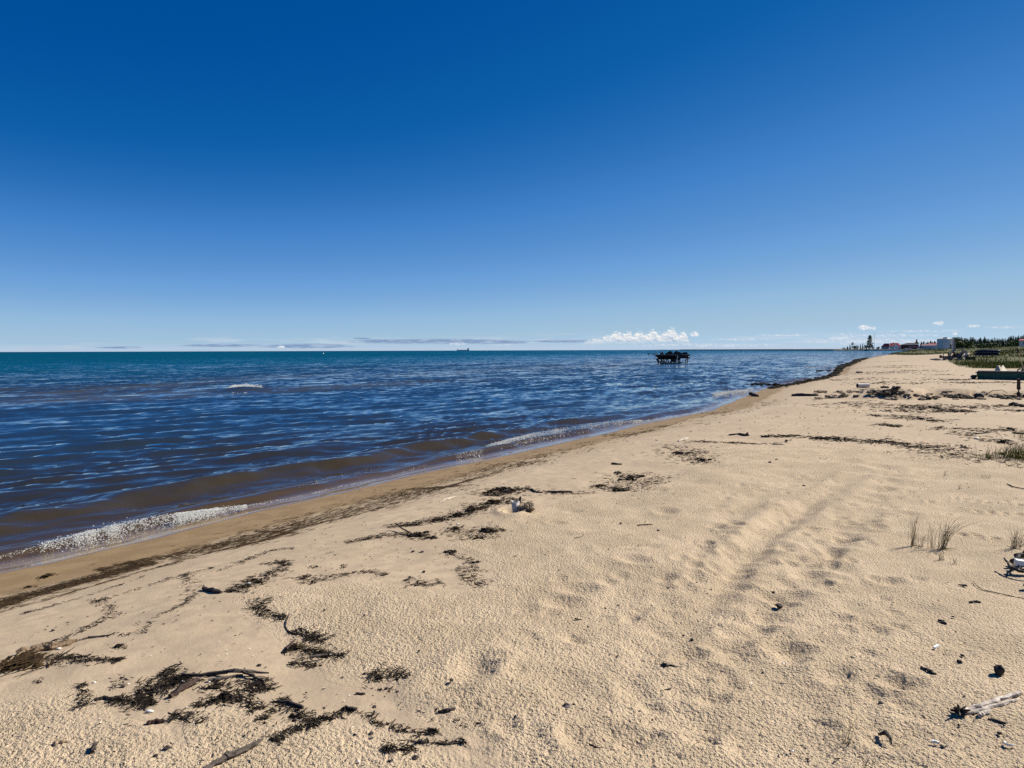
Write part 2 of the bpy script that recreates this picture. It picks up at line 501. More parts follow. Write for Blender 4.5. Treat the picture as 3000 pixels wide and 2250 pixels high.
sand_me = mesh_np('sand', np.stack([X, Y, Z], 1), Fc, {'loose': LM, 'wet': WET, 'grassy': GM})
mt = bpy.data.materials.new('sand'); mt.use_nodes = True
T = mt.node_tree; T.nodes.clear()
co = node(T, 'ShaderNodeTexCoord').outputs['Object']
def tex(scale, detail=3.0, rough=.5, vec=None, tree=None):
    tr = tree or T
    n = node(tr, 'ShaderNodeTexNoise', i_Scale=scale, i_Detail=detail, i_Roughness=rough)
    tr.links.new(vec if vec is not None else co, n.inputs['Vector'])
    return n.outputs[0]
def attr(name, tree=None):
    return node(tree or T, 'ShaderNodeAttribute', attribute_name=name).outputs['Fac']
lo, we, gr = attr('loose'), attr('wet'), attr('grassy')
dry = mix_rgb(T, map_range(T, tex(1.3, 4), .38, .64), (.370, .280, .178), (.418, .318, .204))
dry = mix_rgb(T, map_range(T, tex(9, 3), .35, .65), dry, (.340, .256, .168))
dry = mix_rgb(T, math_node(T, 'MULTIPLY', lo, .75), dry, mix_rgb(T, map_range(T, tex(2.3, 3), .4, .62), (.422, .322, .203), (.497, .380, .243)))
grain = tex(260, 2, .7)
dry = mix_rgb(T, map_range(T, grain, .60, .74, 0, .65), dry, (.20, .15, .10))
dry = mix_rgb(T, map_range(T, grain, .30, .2, 0, .6), dry, (.70, .62, .50))
wetc = mix_rgb(T, map_range(T, tex(3, 3), .35, .65), (.205, .133, .060), (.246, .164, .077))
colr = mix_rgb(T, we, dry, wetc)
grc = mix_rgb(T, map_range(T, tex(.35, 4), .40, .6), (.040, .046, .006), (.085, .080, .018))
colr = mix_rgb(T, math_node(T, 'MULTIPLY', gr, .95), colr, grc)
bs = node(T, 'ShaderNodeBsdfPrincipled')
T.links.new(colr, bs.inputs['Base Color'])
T.links.new(map_range(T, we, .3, 1.0, .95, .62), bs.inputs['Roughness'])
bs.inputs['Specular IOR Level'].default_value = .12
h1 = math_node(T, 'MULTIPLY', tex(75, 2, .6), math_node(T, 'ADD', math_node(T, 'MULTIPLY', lo, .019), .0014))
h2 = math_node(T, 'MULTIPLY', tex(330, 2, .6), .0014)
bp = node(T, 'ShaderNodeBump', i_Strength=1.0, i_Distance=1.0)
T.links.new(math_node(T, 'ADD', h1, h2), bp.inputs['Height'])
T.links.new(bp.outputs[0], bs.inputs['Normal'])
T.links.new(bs.outputs[0], node(T, 'ShaderNodeOutputMaterial').inputs[0])
tag(link_mesh('sand_beach', sand_me, mt), 'wide sandy beach with smooth washed sand and pitted loose sand', None, None, 'structure')

# ------------------------------------------------------------------ lake
X, Y, Fc, cell = polar_grid(3.0, 30000.0, 0.16, 50.0, 0.1, 4.0, 2.05)
S = shore_s(X, Y)
Fc = Fc[(S[Fc].min(axis=1) < 0.25)]
tmpV, Fc, _ = compact(np.stack([X, Y, cell], 1), Fc, {})
X, Y, cell = tmpV.T
S = shore_s(X, Y)
off = np.maximum(-S, 0)
U, Vv = X * SHN[0] + Y * SHN[1], X * SHD[0] + Y * SHD[1]      # towards the beach / along it
wr = np.random.default_rng(3)
eta = np.zeros_like(X)
wx, wy = X + .5 * fbm(X * .25, Y * .25, 201, 2), Y + .5 * fbm(X * .25, Y * .25, 205, 2)
def wave(lam, amp, ang, ph, sharp=1.0):
    a = math.atan2(SHN[1], SHN[0]) + ang
    kx, ky = math.cos(a) * 2 * math.pi / lam, math.sin(a) * 2 * math.pi / lam
    p = kx * wx + ky * wy + ph
    w = np.cos(p) + .22 * sharp * np.cos(2 * p)
    return amp * w * np.clip(lam / (2.2 * cell) - .6, 0, 1)
for lo_, hi_, amp, n, spread in ((2.4, 4.2, .0075, 7, .30), (.95, 2.0, .0066, 14, .36), (.40, .9, .0056, 20, .5), (.16, .4, .0021, 22, .8)):
    for i in range(n):
        lam = lo_ * (hi_ / lo_) ** wr.random()
        eta += wave(lam, amp * wr.uniform(.6, 1.3), wr.normal(-.38 if lam < 1.2 else -.28, spread * .5), wr.uniform(0, 6.28))
grp = .65 + .9 * (fbm(X * .22, Y * .22, 211, 2) + .35)
eta *= np.clip(grp, .6, 1.4)
# swell that shoals into low rollers along the beach
j1 = .30 * fbm(Vv * .45, U * .1, 221, 2) + .10 * fbm(Vv * 1.4, U * .3, 225, 2)
def roller(s0, wf, wb, amp):
    q = off - (s0 + j1 * (1 + s0 * .5))
    return amp * np.where(q < 0, np.exp(-(q / wf) ** 2), np.exp(-(q / wb) ** 2))
a1 = .75 + .9 * vnoise(Vv * .33 + 3, Vv * 0, 231)
a2 = .7 + 1.3 * vnoise(Vv * .25, Vv * 0 + 7, 235)
a3 = .6 + 1.4 * vnoise(Vv * .2, Vv * 0 + 2, 237)
calm = sstep(off, .25, 2.2)
eta *= .12 + .88 * calm
eta += roller(.78, .12, .30, .065) * np.clip(a1, .35, 1.3)
eta += roller(2.1, .28, .6, .105) * np.clip(a2, .4, 1.4) * np.clip(cell * 0 + 1, 0, 1)
eta += roller(4.3, .5, .8, .075) * np.clip(a3, .05, 1.5)
# the bar where one wave breaks
BAR = on_plane(718, 1146, 0.0)
bx, by = X - BAR.x, Y - BAR.y
ba, bc = bx * .995 + by * .1, -bx * .1 + by * .995
eta += .26 * np.exp(-(ba / 1.5) ** 2) * np.where(bc < 0, np.exp(-(bc / .55) ** 2), np.exp(-(bc / 1.0) ** 2))
eta += .12 * np.exp(-((ba + 5.5) / 2.2) ** 2) * np.exp(-((bc - .8) / .5) ** 2)
gzv = ground(X, Y)
film = .0035 + .004 * np.clip(vnoise(Vv * 2, U * 2, 241) + .5, 0, 1)
Zw = np.where(S < 0, np.maximum(eta - .028 * (1 - sstep(off, .3, 1.5)), gzv + film * sstep(off, -.02, .05)), gzv - S * .5 - .002)
depth = np.clip(Zw - gzv, 0, 3)
lake_me = mesh_np('lake', np.stack([X, Y, Zw], 1), Fc, {'depth': depth, 'off': off, 'lod': np.clip((cell - .06) / .7, 0, 1) ** .7})


def lake_height(x, y):
    return 0.0


mt = bpy.data.materials.new('lake_water'); mt.use_nodes = True
T = mt.node_tree; T.nodes.clear()
co = node(T, 'ShaderNodeTexCoord').outputs['Object']
mp = node(T, 'ShaderNodeMapping')
mp.inputs['Rotation'].default_value = (0, 0, R(31.3))
T.links.new(co, mp.inputs[0])
mp_s = node(T, 'ShaderNodeVectorMath', operation='MULTIPLY')
T.links.new(mp.outputs[0], mp_s.inputs[0]); mp_s.inputs[1].default_value = (1, .4, 1)
sv = mp_s.outputs[0]
def ripple(scale, amt, seedloc):
    n = node(T, 'ShaderNodeTexNoise', i_Scale=scale, i_Detail=2.0, i_Roughness=.55)
    a = node(T, 'ShaderNodeVectorMath', operation='ADD'); T.links.new(sv, a.inputs[0]); a.inputs[1].default_value = (seedloc, seedloc * 1.7, 0)
    T.links.new(a.outputs[0], n.inputs['Vector'])
    s_ = node(T, 'ShaderNodeVectorMath', operation='SUBTRACT'); T.links.new(n.outputs['Color'], s_.inputs[0]); s_.inputs[1].default_value = (.5, .5, .5)
    m_ = node(T, 'ShaderNodeVectorMath', operation='SCALE'); T.links.new(s_.outputs[0], m_.inputs[0])
    if isinstance(amt, float): m_.inputs['Scale'].default_value = amt
    else: T.links.new(amt, m_.inputs['Scale'])
    return m_.outputs[0]
def vadd(a, b):
    n = node(T, 'ShaderNodeVectorMath', operation='ADD'); T.links.new(a, n.inputs[0]); T.links.new(b, n.inputs[1]); return n.outputs[0]
lod, offa, dep = attr('lod'), attr('off'), attr('depth')
chop = map_range(T, offa, .2, 2.5)
pert = vadd(ripple(9.0, math_node(T, 'MULTIPLY', chop, .16), 3.0), ripple(2.6, math_node(T, 'MULTIPLY', lod, .65), 11.0))
pert = vadd(pert, ripple(.7, math_node(T, 'MULTIPLY', lod, .55), 23.0))
farw = map_range(T, offa, 12.0, 240.0)
pert = vadd(pert, ripple(.16, math_node(T, 'MULTIPLY', lod, .25), 31.0))
pert = vadd(pert, ripple(6.0, math_node(T, 'MULTIPLY', lod, .5), 47.0))
flat_ = node(T, 'ShaderNodeVectorMath', operation='MULTIPLY'); T.links.new(pert, flat_.inputs[0]); flat_.inputs[1].default_value = (1, 1, 0)
geo = node(T, 'ShaderNodeNewGeometry')
# wind waves run up the beach with their steep faces towards it
steep = node(T, 'ShaderNodeVectorMath', operation='SCALE'); steep.inputs[0].default_value = (.62, -.78, 0); T.links.new(math_node(T, 'ADD', math_node(T, 'MULTIPLY', lod, .15), math_node(T, 'MULTIPLY', farw, .17)), steep.inputs['Scale'])
nrm = node(T, 'ShaderNodeVectorMath', operation='NORMALIZE'); T.links.new(vadd(geo.outputs['Normal'], vadd(flat_.outputs[0], steep.outputs[0])), nrm.inputs[0])
NRM = nrm.outputs[0]
fr = node(T, 'ShaderNodeFresnel', i_IOR=1.333); T.links.new(NRM, fr.inputs['Normal'])
gl = node(T, 'ShaderNodeBsdfGlossy', i_Roughness=.04); T.links.new(NRM, gl.inputs['Normal'])
gl.inputs[0].default_value = (1, 1, 1, 1)
wob = tex(.05, 3, .5)
offw = math_node(T, 'MULTIPLY', offa, math_node(T, 'ADD', wob, .5))
near_c = mix_rgb(T, map_range(T, offa, .4, 3.2), (.054, .038, .015), (.021, .018, .011))
mid_c = mix_rgb(T, map_range(T, offw, 2.2, 10), near_c, (.013, .024, .036))
far_c = mix_rgb(T, map_range(T, offw, 24, 90), mid_c, (.002, .052, .078))
# the sand bar shows warm through the water further out
barm = math_node(T, 'MULTIPLY', math_node(T, 'MULTIPLY', map_range(T, offa, 16, 23), map_range(T, offa, 46, 30)), map_range(T, tex(.11, 3, .55, sv), .42, .62))
far_c = mix_rgb(T, math_node(T, 'MULTIPLY', barm, .85), far_c, (.052, .046, .026))
df = node(T, 'ShaderNodeBsdfDiffuse'); T.links.new(far_c, df.inputs[0])
tr = node(T, 'ShaderNodeBsdfTransparent')
opac = math_node(T, 'SUBTRACT', 1.0, math_node(T, 'POWER', 2.718, math_node(T, 'MULTIPLY', dep, -9.0)))
tcol = mix_rgb(T, map_range(T, dep, 0, .15), (1, 1, 1), (.85, .70, .45)); T.links.new(tcol, tr.inputs[0])
body = node(T, 'ShaderNodeMixShader'); T.links.new(opac, body.inputs[0]); T.links.new(tr.outputs[0], body.inputs[1]); T.links.new(df.outputs[0], body.inputs[2])
surf = node(T, 'ShaderNodeMixShader'); T.links.new(math_node(T, 'MULTIPLY', fr.outputs[0], math_node(T, 'SUBTRACT', 1.0, geo.outputs['Backfacing'])), surf.inputs[0]); T.links.new(body.outputs[0], surf.inputs[1]); T.links.new(gl.outputs[0], surf.inputs[2])
T.links.new(surf.outputs[0], node(T, 'ShaderNodeOutputMaterial').inputs[0])
tag(link_mesh('lake_water', lake_me, mt), 'blue lake water with low ripples rolling onto the sand', None, None, 'structure')


# ------------------------------------------------------------------ materials and mesh building for the things
def M(name, c1, c2=None, scale=12.0, rough=.85, bump=0.0, bscale=60.0, metallic=0.0, spec=.3, stretch=None):
    m = bpy.data.materials.new(name); m.use_nodes = True
    t = m.node_tree
    b = t.nodes['Principled BSDF']
    b.inputs['Roughness'].default_value = rough
    b.inputs['Metallic'].default_value = metallic
    b.inputs['Specular IOR Level'].default_value = spec
    c = node(t, 'ShaderNodeTexCoord').outputs['Object']
    if stretch:
        n = node(t, 'ShaderNodeMapping'); n.inputs['Scale'].default_value = stretch
        t.links.new(c, n.inputs[0]); c = n.outputs[0]
    if c2:
        f = map_range(t, tex(scale, 4, .6, c, t), .36, .64)
        t.links.new(mix_rgb(t, f, c1, c2), b.inputs['Base Color'])
    else:
        b.inputs['Base Color'].default_value = (*c1, 1)
    if bump:
        bp_ = node(t, 'ShaderNodeBump', i_Strength=.8, i_Distance=bump)
        t.links.new(tex(bscale, 3, .6, c, t), bp_.inputs['Height'])
        t.links.new(bp_.outputs[0], b.inputs['Normal'])
    return m


MAT = dict(
    twig=M('dark_twig', (.010, .008, .006), (.034, .025, .017), 30, .95, spec=.1),
    weed=M('dried_weed', (.009, .007, .005), (.030, .021, .012), 14, .95, spec=.1),
    weed_brown=M('brown_weed', (.016, .010, .006), (.050, .031, .014), 25, .95, spec=.1),
    wetweed=M('wet_weed', (.007, .006, .004), (.022, .017, .009), 8, .95, spec=.06),
    darkwood=M('dark_wet_wood', (.018, .013, .010), (.050, .036, .026), 22, .8, .004, 40),
    redwood=M('red_brown_wood', (.060, .028, .016), (.030, .017, .012), 20, .85, .004, 60),
    greywood=M('grey_driftwood', (.115, .092, .070), (.050, .040, .031), 25, .9, .006, 50, stretch=(1, 1, 1)),
    bark=M('peeling_bark', (.24, .165, .095), (.085, .055, .032), 26, .9, .01, 45),
    palewood=M('bleached_wood', (.52, .44, .34), (.34, .28, .21), 30, .85, .006, 60),
    whitewood=M('bleached_birch', (.56, .48, .38), (.26, .21, .16), 18, .8, .006, 60),
    tanwood=M('tan_twig', (.34, .25, .15), (.24, .17, .10), 30, .85),
    stone=M('dark_stone', (.020, .018, .016), (.045, .040, .035), 30, .8, .003, 60),
    grstone=M('grey_stone', (.20, .17, .14), (.12, .10, .085), 40, .85, .003, 80),
    shell=M('white_shell', (.78, .74, .66), (.62, .57, .48), 40, .5),
    plastic=M('white_plastic', (.84, .80, .72), (.72, .68, .60), 6, .5),
    grass=M('beach_grass', (.060, .070, .018), (.13, .12, .045), 3, .8),
    straw=M('dry_grass', (.13, .105, .045), (.22, .175, .085), 30, .8),
    dune=M('dune_grass', (.070, .085, .006), (.17, .155, .018), .25, .85),
    needle=M('conifer_needles', (.026, .042, .018), (.060, .080, .028), .5, .9),
    leaf=M('broad_leaves', (.055, .085, .020), (.11, .14, .035), .4, .85),
    trunk=M('tree_bark', (.035, .028, .022), (.06, .05, .04), 3, .95),
    hullblack=M('black_hull', (.006, .006, .008), (.012, .012, .013), 3, .5),
    canvas=M('black_canvas', (.010, .010, .010), (.020, .019, .018), 5, .9),
    steel=M('dark_steel', (.014, .012, .011), (.030, .024, .018), 6, .8),
    deck=M('grey_deck', (.20, .20, .20), (.30, .29, .28), 6, .6),
    silver=M('bare_aluminium', (.55, .56, .58), None, rough=.4, metallic=.6),
    teal=M('dark_green_paint', (.010, .075, .066), (.016, .092, .080), 2.5, .6),
    brownrim_seatshade=M('weathered_rim_and_seat_shade', (.11, .09, .07), (.17, .14, .11), 5, .8),
    cream=M('cream_plastic', (.50, .41, .24), (.43, .35, .20), 4, .6),
    blackplastic=M('black_plastic', (.010, .010, .011), None, rough=.5),
    shaft=M('pale_wood_shaft', (.52, .38, .20), (.42, .30, .15), 20, .6),
    sandclod=M('damp_sand_clods', (.37, .28, .18), (.24, .175, .11), 9, .95, .02, 22),
    shipgrey=M('hazy_ship_grey', (.24, .28, .34), None, rough=.9),  # distance haze is mixed into the ship's colour
    pailgrey=M('mottled_grey_plastic', (.46, .43, .37), (.30, .27, .22), 9, .6),  # pail body toned down to a mottled grey
    pipewhite=M('stained_white_pipe', (.66, .61, .52), (.50, .45, .36), 5, .6),
    post=M('tarred_post', (.022, .018, .014), (.060, .048, .036), 9, .95, .012, 30),
    clay=M('dark_clods', (.024, .019, .013), (.19, .145, .09), 11, .95, .02, 18),
    rust=M('rusty_steel', (.055, .032, .028), (.11, .07, .065), 5, .85),
    greyboard=M('weathered_board', (.30, .27, .25), (.19, .165, .15), 8, .85),
    whiteboard=M('white_board', (.62, .60, .56), (.48, .46, .43), 4, .7),
    tank=M('grey_tank_paint', (.47, .45, .42), (.53, .51, .47), .3, .5),
    tankrib=M('tank_seam', (.33, .32, .30), None, rough=.6),
    red=M('red_roof', (.42, .060, .055), (.50, .085, .075), .4, .7),
    pink=M('faded_red_roof', (.26, .12, .13), (.33, .17, .17), .3, .8),
    wallgrey=M('pale_grey_wall', (.62, .60, .55), (.70, .68, .62), .5, .8),
    white=M('white_paint', (.78, .78, .76), None, rough=.6),
    darkwall=M('dark_wall', (.035, .030, .032), (.06, .05, .052), .4, .9),
    glass=M('dark_window', (.02, .025, .03), None, rough=.15, spec=.6),
    bank=M('dark_bank', (.020, .020, .018), (.060, .055, .045), .3, .95),
    
)
mf = bpy.data.materials.new('wave_foam'); mf.use_nodes = True
T = mf.node_tree; T.nodes.clear()
fd = node(T, 'ShaderNodeBsdfPrincipled', i_Roughness=.22); fd.inputs['Base Color'].default_value = (.74, .73, .66, 1)
ft = node(T, 'ShaderNodeBsdfTransparent'); fm = node(T, 'ShaderNodeMixShader', i_Fac=.36)
T.links.new(fd.outputs[0], fm.inputs[2]); T.links.new(ft.outputs[0], fm.inputs[1])
T.links.new(fm.outputs[0], node(T, 'ShaderNodeOutputMaterial').inputs[0])
MAT['foam'] = mf
MAT['greentub'] = M('green_tub', (.05, .11, .07), None, rough=.6)


class B:
    """collects shapes for one mesh"""
    def __init__(self):
        self.v, self.f = [], []

    def add(self, v, f):
        k = len(self.v)
        self.v += [tuple(p) for p in v]
        self.f += [tuple(i + k for i in q) for q in f]
        return self

    def box(self, c, s, rz=0.0, ry=0.0, taper=1.0):
        cz, sz, cy, sy = math.cos(rz), math.sin(rz), math.cos(ry), math.sin(ry)
        v = []
        for z in (-.5, .5):
            t = 1.0 if z < 0 else taper
            for x, y in ((-.5, -.5), (.5, -.5), (.5, .5), (-.5, .5)):
                px, py, pz = x * s[0] * t, y * s[1] * t, z * s[2]
                px, pz = px * cy + pz * sy, -px * sy + pz * cy
                px, py = px * cz - py * sz, px * sz + py * cz
                v.append((c[0] + px, c[1] + py, c[2] + pz))
        return self.add(v, [(3, 2, 1, 0), (4, 5, 6, 7), (0, 1, 5, 4), (1, 2, 6, 5), (2, 3, 7, 6), (3, 0, 4, 7)])

    def prism(self, prof, y0, y1):
        """an outline in x, z given a thickness along y"""
        n = len(prof)
        v = [(x, y0, z) for x, z in prof] + [(x, y1, z) for x, z in prof]
        f = [tuple(range(n))[::1], tuple(range(2 * n - 1, n - 1, -1))]
        f += [(i, i + n, (i + 1) % n + n, (i + 1) % n) for i in range(n)]
        return self.add(v, f)

    def tube(self, pts, rad, n=6, seed=None, rough=0.0):
        r_ = random.Random(seed)
        pts = [Vector(p) for p in pts]
        rad = rad if isinstance(rad, (list, tuple)) else [rad] * len(pts)
        v, f = [], []
        for i, p in enumerate(pts):
            d = (pts[min(i + 1, len(pts) - 1)] - pts[max(i - 1, 0)]).normalized()
            a = d.cross(Vector((0, 0, 1)))
            a = Vector((1, 0, 0)) if a.length < 1e-4 else a.normalized()
            b = d.cross(a)
            for k in range(n):
                w = 2 * math.pi * k / n
                q = rad[i] * (1 + rough * r_.uniform(-1, 1))
                v.append(p + a * math.cos(w) * q + b * math.sin(w) * q)
        m = len(pts)
        for i in range(m - 1):
            for k in range(n):
                f.append((i * n + k, i * n + (k + 1) % n, (i + 1) * n + (k + 1) % n, (i + 1) * n + k))
        f.append(tuple(range(n))[::-1]); f.append(tuple(range((m - 1) * n, m * n)))
        return self.add(v, f)

    def blob(self, c, r, seed=0, jag=.25, nu=7, nv=5):
        r_ = random.Random(seed)
        v, f = [(c[0], c[1], c[2] + r[2])], []
        for j in range(1, nv):
            th = math.pi * j / nv
            for i in range(nu):
                q = 1 + r_.uniform(-jag, jag)
                a = 2 * math.pi * (i + .5 * (j % 2)) / nu
                v.append((c[0] + r[0] * q * math.sin(th) * math.cos(a), c[1] + r[1] * q * math.sin(th) * math.sin(a), c[2] + r[2] * q * math.cos(th)))
        v.append((c[0], c[1], c[2] - r[2]))
        for i in range(nu):
            f.append((0, 1 + i, 1 + (i + 1) % nu))
            f.append((len(v) - 1, 1 + (nv - 2) * nu + (i + 1) % nu, 1 + (nv - 2) * nu + i))
            for j in range(nv - 2):
                f.append((1 + j * nu + i, 1 + (j + 1) * nu + i, 1 + (j + 1) * nu + (i + 1) % nu, 1 + j * nu + (i + 1) % nu))
        return self.add(v, f)

    def build(self, name, m, parent=None, loc=None, smooth=False):
        me = bpy.data.meshes.new(name)
        me.from_pydata([tuple(p) for p in self.v], [], self.f)
        if smooth: me.polygons.foreach_set('use_smooth', [True] * len(me.polygons))
        me.update()
        return link_mesh(name, me, MAT[m] if isinstance(m, str) else m, parent, loc)


def empty(name, loc, label=None, cat=None, group=None, rz=0.0):
    o = bpy.data.objects.new(name, None)
    o.empty_display_size = .2
    COL.objects.link(o)
    o.location = loc; o.rotation_euler = (0, 0, rz)
    return tag(o, label, cat, group)


def copy_tree(o, loc, rz=None, scale=None, label=None, parent=None):
    c = o.copy(); COL.objects.link(c)
    if parent is None:
        c.location = loc
        if rz is not None: c.rotation_euler = (0, 0, rz)
        if scale is not None: c.scale = scale if isinstance(scale, (tuple, list)) else (scale,) * 3
        if label: c['label'] = label
    else:
        c.parent = parent
    for ch in list(o.children):
        copy_tree(ch, None, parent=c)
    return c


def spot(px, depth, z=None):
    """a place seen in column px, at a given distance in front of the camera; z from the ground if not given"""
    d = ray(px, 1026)
    x = d.x / d.y * depth
    return Vector((x, depth, gz(x, depth) if z is None else z))


def scale_at(p):
    """turn that makes local +X run across the view at p, metres per photograph pixel across and up"""
    az = math.atan2(p.x, p.y)
    return -az, p.y * math.cos(az) / F, p.y / F


# ------------------------------------------------------------------ the far point across the bay
BANK_Y = 950.0
def bank_top(x, y):
    return .9 + .8 * vnoise(x * .03, y * .03, 301)
def terrain(name, pts, back, hgt, m, label, seed):
    """low land: a front edge polyline, pushed back by `back` metres, rising to hgt"""
    v, f = [], []
    for i, (x, y) in enumerate(pts):
        for j, (k, h) in enumerate(((0, -.3), (2, hgt * .7), (9, hgt), (back, hgt * 1.15))):
            v.append((x, y + k, h * (1 + .25 * float(vnoise(np.array([x * .08 + j]), np.array([seed * 1.0]), seed)[0]) if j else 1)))
    n = len(pts)
    for i in range(n - 1):
        for j in range(3):
            a = i * 4 + j
            f.append((a, a + 4, a + 5, a + 1))
    b = B().add(v, f)
    return tag(b.build(name, m), label, kind='structure')
xs_ = np.linspace(spot(2452, 950).x, 1500, 90)
terrain('far_shore', [(x, 950 + 12 * math.sin(x * .03) - 0.02 * max(0, x - 560)) for x in xs_], 700, 1.9, 'bank', 'dark low bank of the point across the bay', 1)
xs_ = np.linspace(spot(2000, 2600).x, spot(2560, 2600).x, 40)
terrain('distant_shore', [(x, 2600 + 60 * math.sin(x * .004)) for x in xs_], 500, 3.0, 'bank', 'thin dark line of distant shore at the horizon', 2)


def conifer(h, w, seed, dens=1.0, bare=.08):
    """trunk and a crown of drooping sprays; returns (trunk, crown) builders"""
    r_ = random.Random(seed)
    t = B().tube([(0, 0, -.3), (.02 * h * r_.uniform(-1, 1), 0, h * .5), (0, 0, h * .97)], [w * .06, w * .04, w * .008], 6)
    c = B()
    lev = int(13 * dens)
    for i in range(lev):
        z = h * (bare + (1 - bare) * i / lev)
        rr = w * .5 * (1 - (i / lev)) ** .8 * r_.uniform(.6, 1.15) + .03 * w
        k = 8
        for j in range(k):
            if r_.random() < .12: continue
            a = 2 * math.pi * (j + r_.random()) / k
            L = rr * r_.uniform(.6, 1.15)
            ca, sa = math.cos(a), math.sin(a)
            dz = -L * r_.uniform(.1, .45); tk = h / lev * 1.25
            wd = L * .38
            c.add([(ca * .05 * L, sa * .05 * L, z + tk * .5), (ca * L * .65 - sa * wd, sa * L * .65 + ca * wd, z + dz * .5), (ca * L, sa * L, z + dz), (ca * L * .65 + sa * wd, sa * L * .65 - ca * wd, z + dz * .5), (ca * L * .5, sa * L * .5, z + dz * .4 - tk * .5)],
                  [(0, 1, 2), (0, 2, 3), (0, 4, 1), (0, 3, 4), (1, 4, 2), (2, 4, 3)])
    c.add([(0, 0, h), (w * .03, 0, h * .9), (-w * .02, w * .03, h * .9), (-w * .02, -w * .03, h * .9)], [(0, 1, 2), (0, 2, 3), (0, 3, 1)])
    return t, c


def broadleaf(h, w, seed, base=.12, n=230):
    r_ = random.Random(seed)
    t = B().tube([(0, 0, -.3), (.03 * h, 0, h * .35), (0, .02 * h, h * .7)], [w * .045, w * .03, w * .012], 6)
    for k in range(4):
        a = r_.uniform(0, 6.28)
        t.tube([(0.02 * h, 0, h * .3), (math.cos(a) * w * .3, math.sin(a) * w * .3, h * r_.uniform(.5, .75))], [w * .02, w * .006], 5)
    cl = [(r_.uniform(-.33, .33) * w, r_.uniform(-.33, .33) * w, h * r_.uniform(base + .15, .85), r_.uniform(.16, .28) * w) for _ in range(9)]
    c = B()
    for i in range(n):
        x, y, z, q = r_.choice(cl)
        u = Vector((r_.gauss(0, 1), r_.gauss(0, 1), r_.gauss(0, 1))).normalized()
        p = Vector((x, y, z)) + u * q * r_.uniform(.7, 1.1)
        a = Vector((r_.gauss(0, 1), r_.gauss(0, 1), r_.gauss(0, 1))).normalized(); b = u.cross(a).normalized()
        s = w * r_.uniform(.05, .10)
        c.add([p - a * s, p + b * s * .7, p + a * s, p - b * s * .7], [(0, 1, 2, 3)])
    return t, c


def make_tree(name, tb, cb, crown, loc, label, group=None):
    o = empty(name, loc, label, 'tree', group)
    tb.build('trunk', 'trunk', o)
    cb.build('crown', crown, o)
    return o


FAR = 960.0
def far(px, dy=0.0):
    return spot(px, FAR + dy, 1.8)
_, mx, mz = scale_at(far(2550))
# tall ragged pine, thin trees and scrub on the tip of the point
p = far(2547, 4)
o = empty('tall_pine', p, 'tall ragged pine towering over the scrub on the far point', 'tree')
tb, cb = B().tube([(0, 0, -1), (.4, 0, 9), (.2, 0, 18.6)], [.45, .32, .06], 7), B()
r_ = random.Random(5)
for z, L in ((2.5, 4.2), (3.6, 4.8), (4.6, 3.8), (5.6, 3.0), (6.6, 3.6), (7.6, 5.0), (8.3, 4.6), (9.6, 3.0), (10.6, 5.4), (11.3, 4.4), (12.6, 2.8), (13.6, 3.9), (14.4, 3.2), (15.4, 2.2), (16.3, 2.6), (17.2, 1.6), (18.0, 1.2), (18.7, .7)):
    for j in range(9):
        a = 2 * math.pi * (j + r_.random()) / 9
        l = L * r_.uniform(.45, 1.1); ca, sa = math.cos(a), math.sin(a); up_ = l * r_.uniform(-.05, .16)
        tb.tube([(.2, 0, z - .2), (ca * l * .9 + .2, sa * l * .9, z + up_)], [.07, .02], 4)
        for q in range(5):
            s = r_.uniform(.45, 1.05); f_ = r_.uniform(.35, 1.05)
            c = Vector((ca * l * f_ + .2 + r_.uniform(-.4, .4), sa * l * f_ + r_.uniform(-.4, .4), z + up_ * f_ + r_.uniform(-.2, .3)))
            cb.add([c + Vector((-s, -s * .4, 0)), c + Vector((s * .3, -s * .8, .1)), c + Vector((s, s * .2, -.1)), c + Vector((0, s * .8, .05)), c + Vector((0, 0, s * .45)), c - Vector((0, 0, s * .35))],
                   [(0, 1, 4), (1, 2, 4), (2, 3, 4), (3, 0, 4), (1, 0, 5), (2, 1, 5), (3, 2, 5), (0, 3, 5)])
tb.build('trunk', 'trunk', o); cb.build('crown', 'needle', o)

t, c = B(), B()
p = far(2498, 0)
t.tube([(0, 0, -1), (.3, 0, 5), (0, 0, 9.2)], [.25, .18, .05], 6)
for i in range(70):
    a, z = r_.uniform(0, 6.28), r_.gauss(7.4, 1.0); q = r_.uniform(0, 2.0); s = r_.uniform(.3, .7)
    cc = Vector((q * math.cos(a), q * math.sin(a), z))
    c.add([cc + Vector((-s, 0, -.2)), cc + Vector((0, s, .3)), cc + Vector((s, 0, .1)), cc + Vector((0, -s, -.1))], [(0, 1, 2, 3)])
make_tree('bare_stemmed_tree', t, c, 'needle', p, 'thin tree with a bare stem and small tufted top on the far point')
P_SCRUB = [(2472, 3.0, 3.4), (2483, 5.0, 3.6), (2490, 7.2, 3.4), (2504, 4.6, 6.5), (2512, 5.2, 5.5), (2521, 8.0, 3.0), (2527, 9.0, 3.2), (2538, 6.0, 7.0), (2556, 7.2, 5.5), (2573, 3.2, 5.0)]
SC_L = ['low dark bush at the tip of the far point', 'small dark spruce second from the tip of the far point', 'slim spruce beside the bare-stemmed tree on the point', 'rounded bush under the bare-stemmed tree on the point',
        'rounded olive bush in the middle of the far point', 'left one of two narrow spruces before the tall pine', 'right one of two narrow spruces before the tall pine', 'dense low scrub at the left foot of the tall pine',
        'dense low scrub at the right foot of the tall pine', 'low scrub between the tall pine and the red-roofed house']
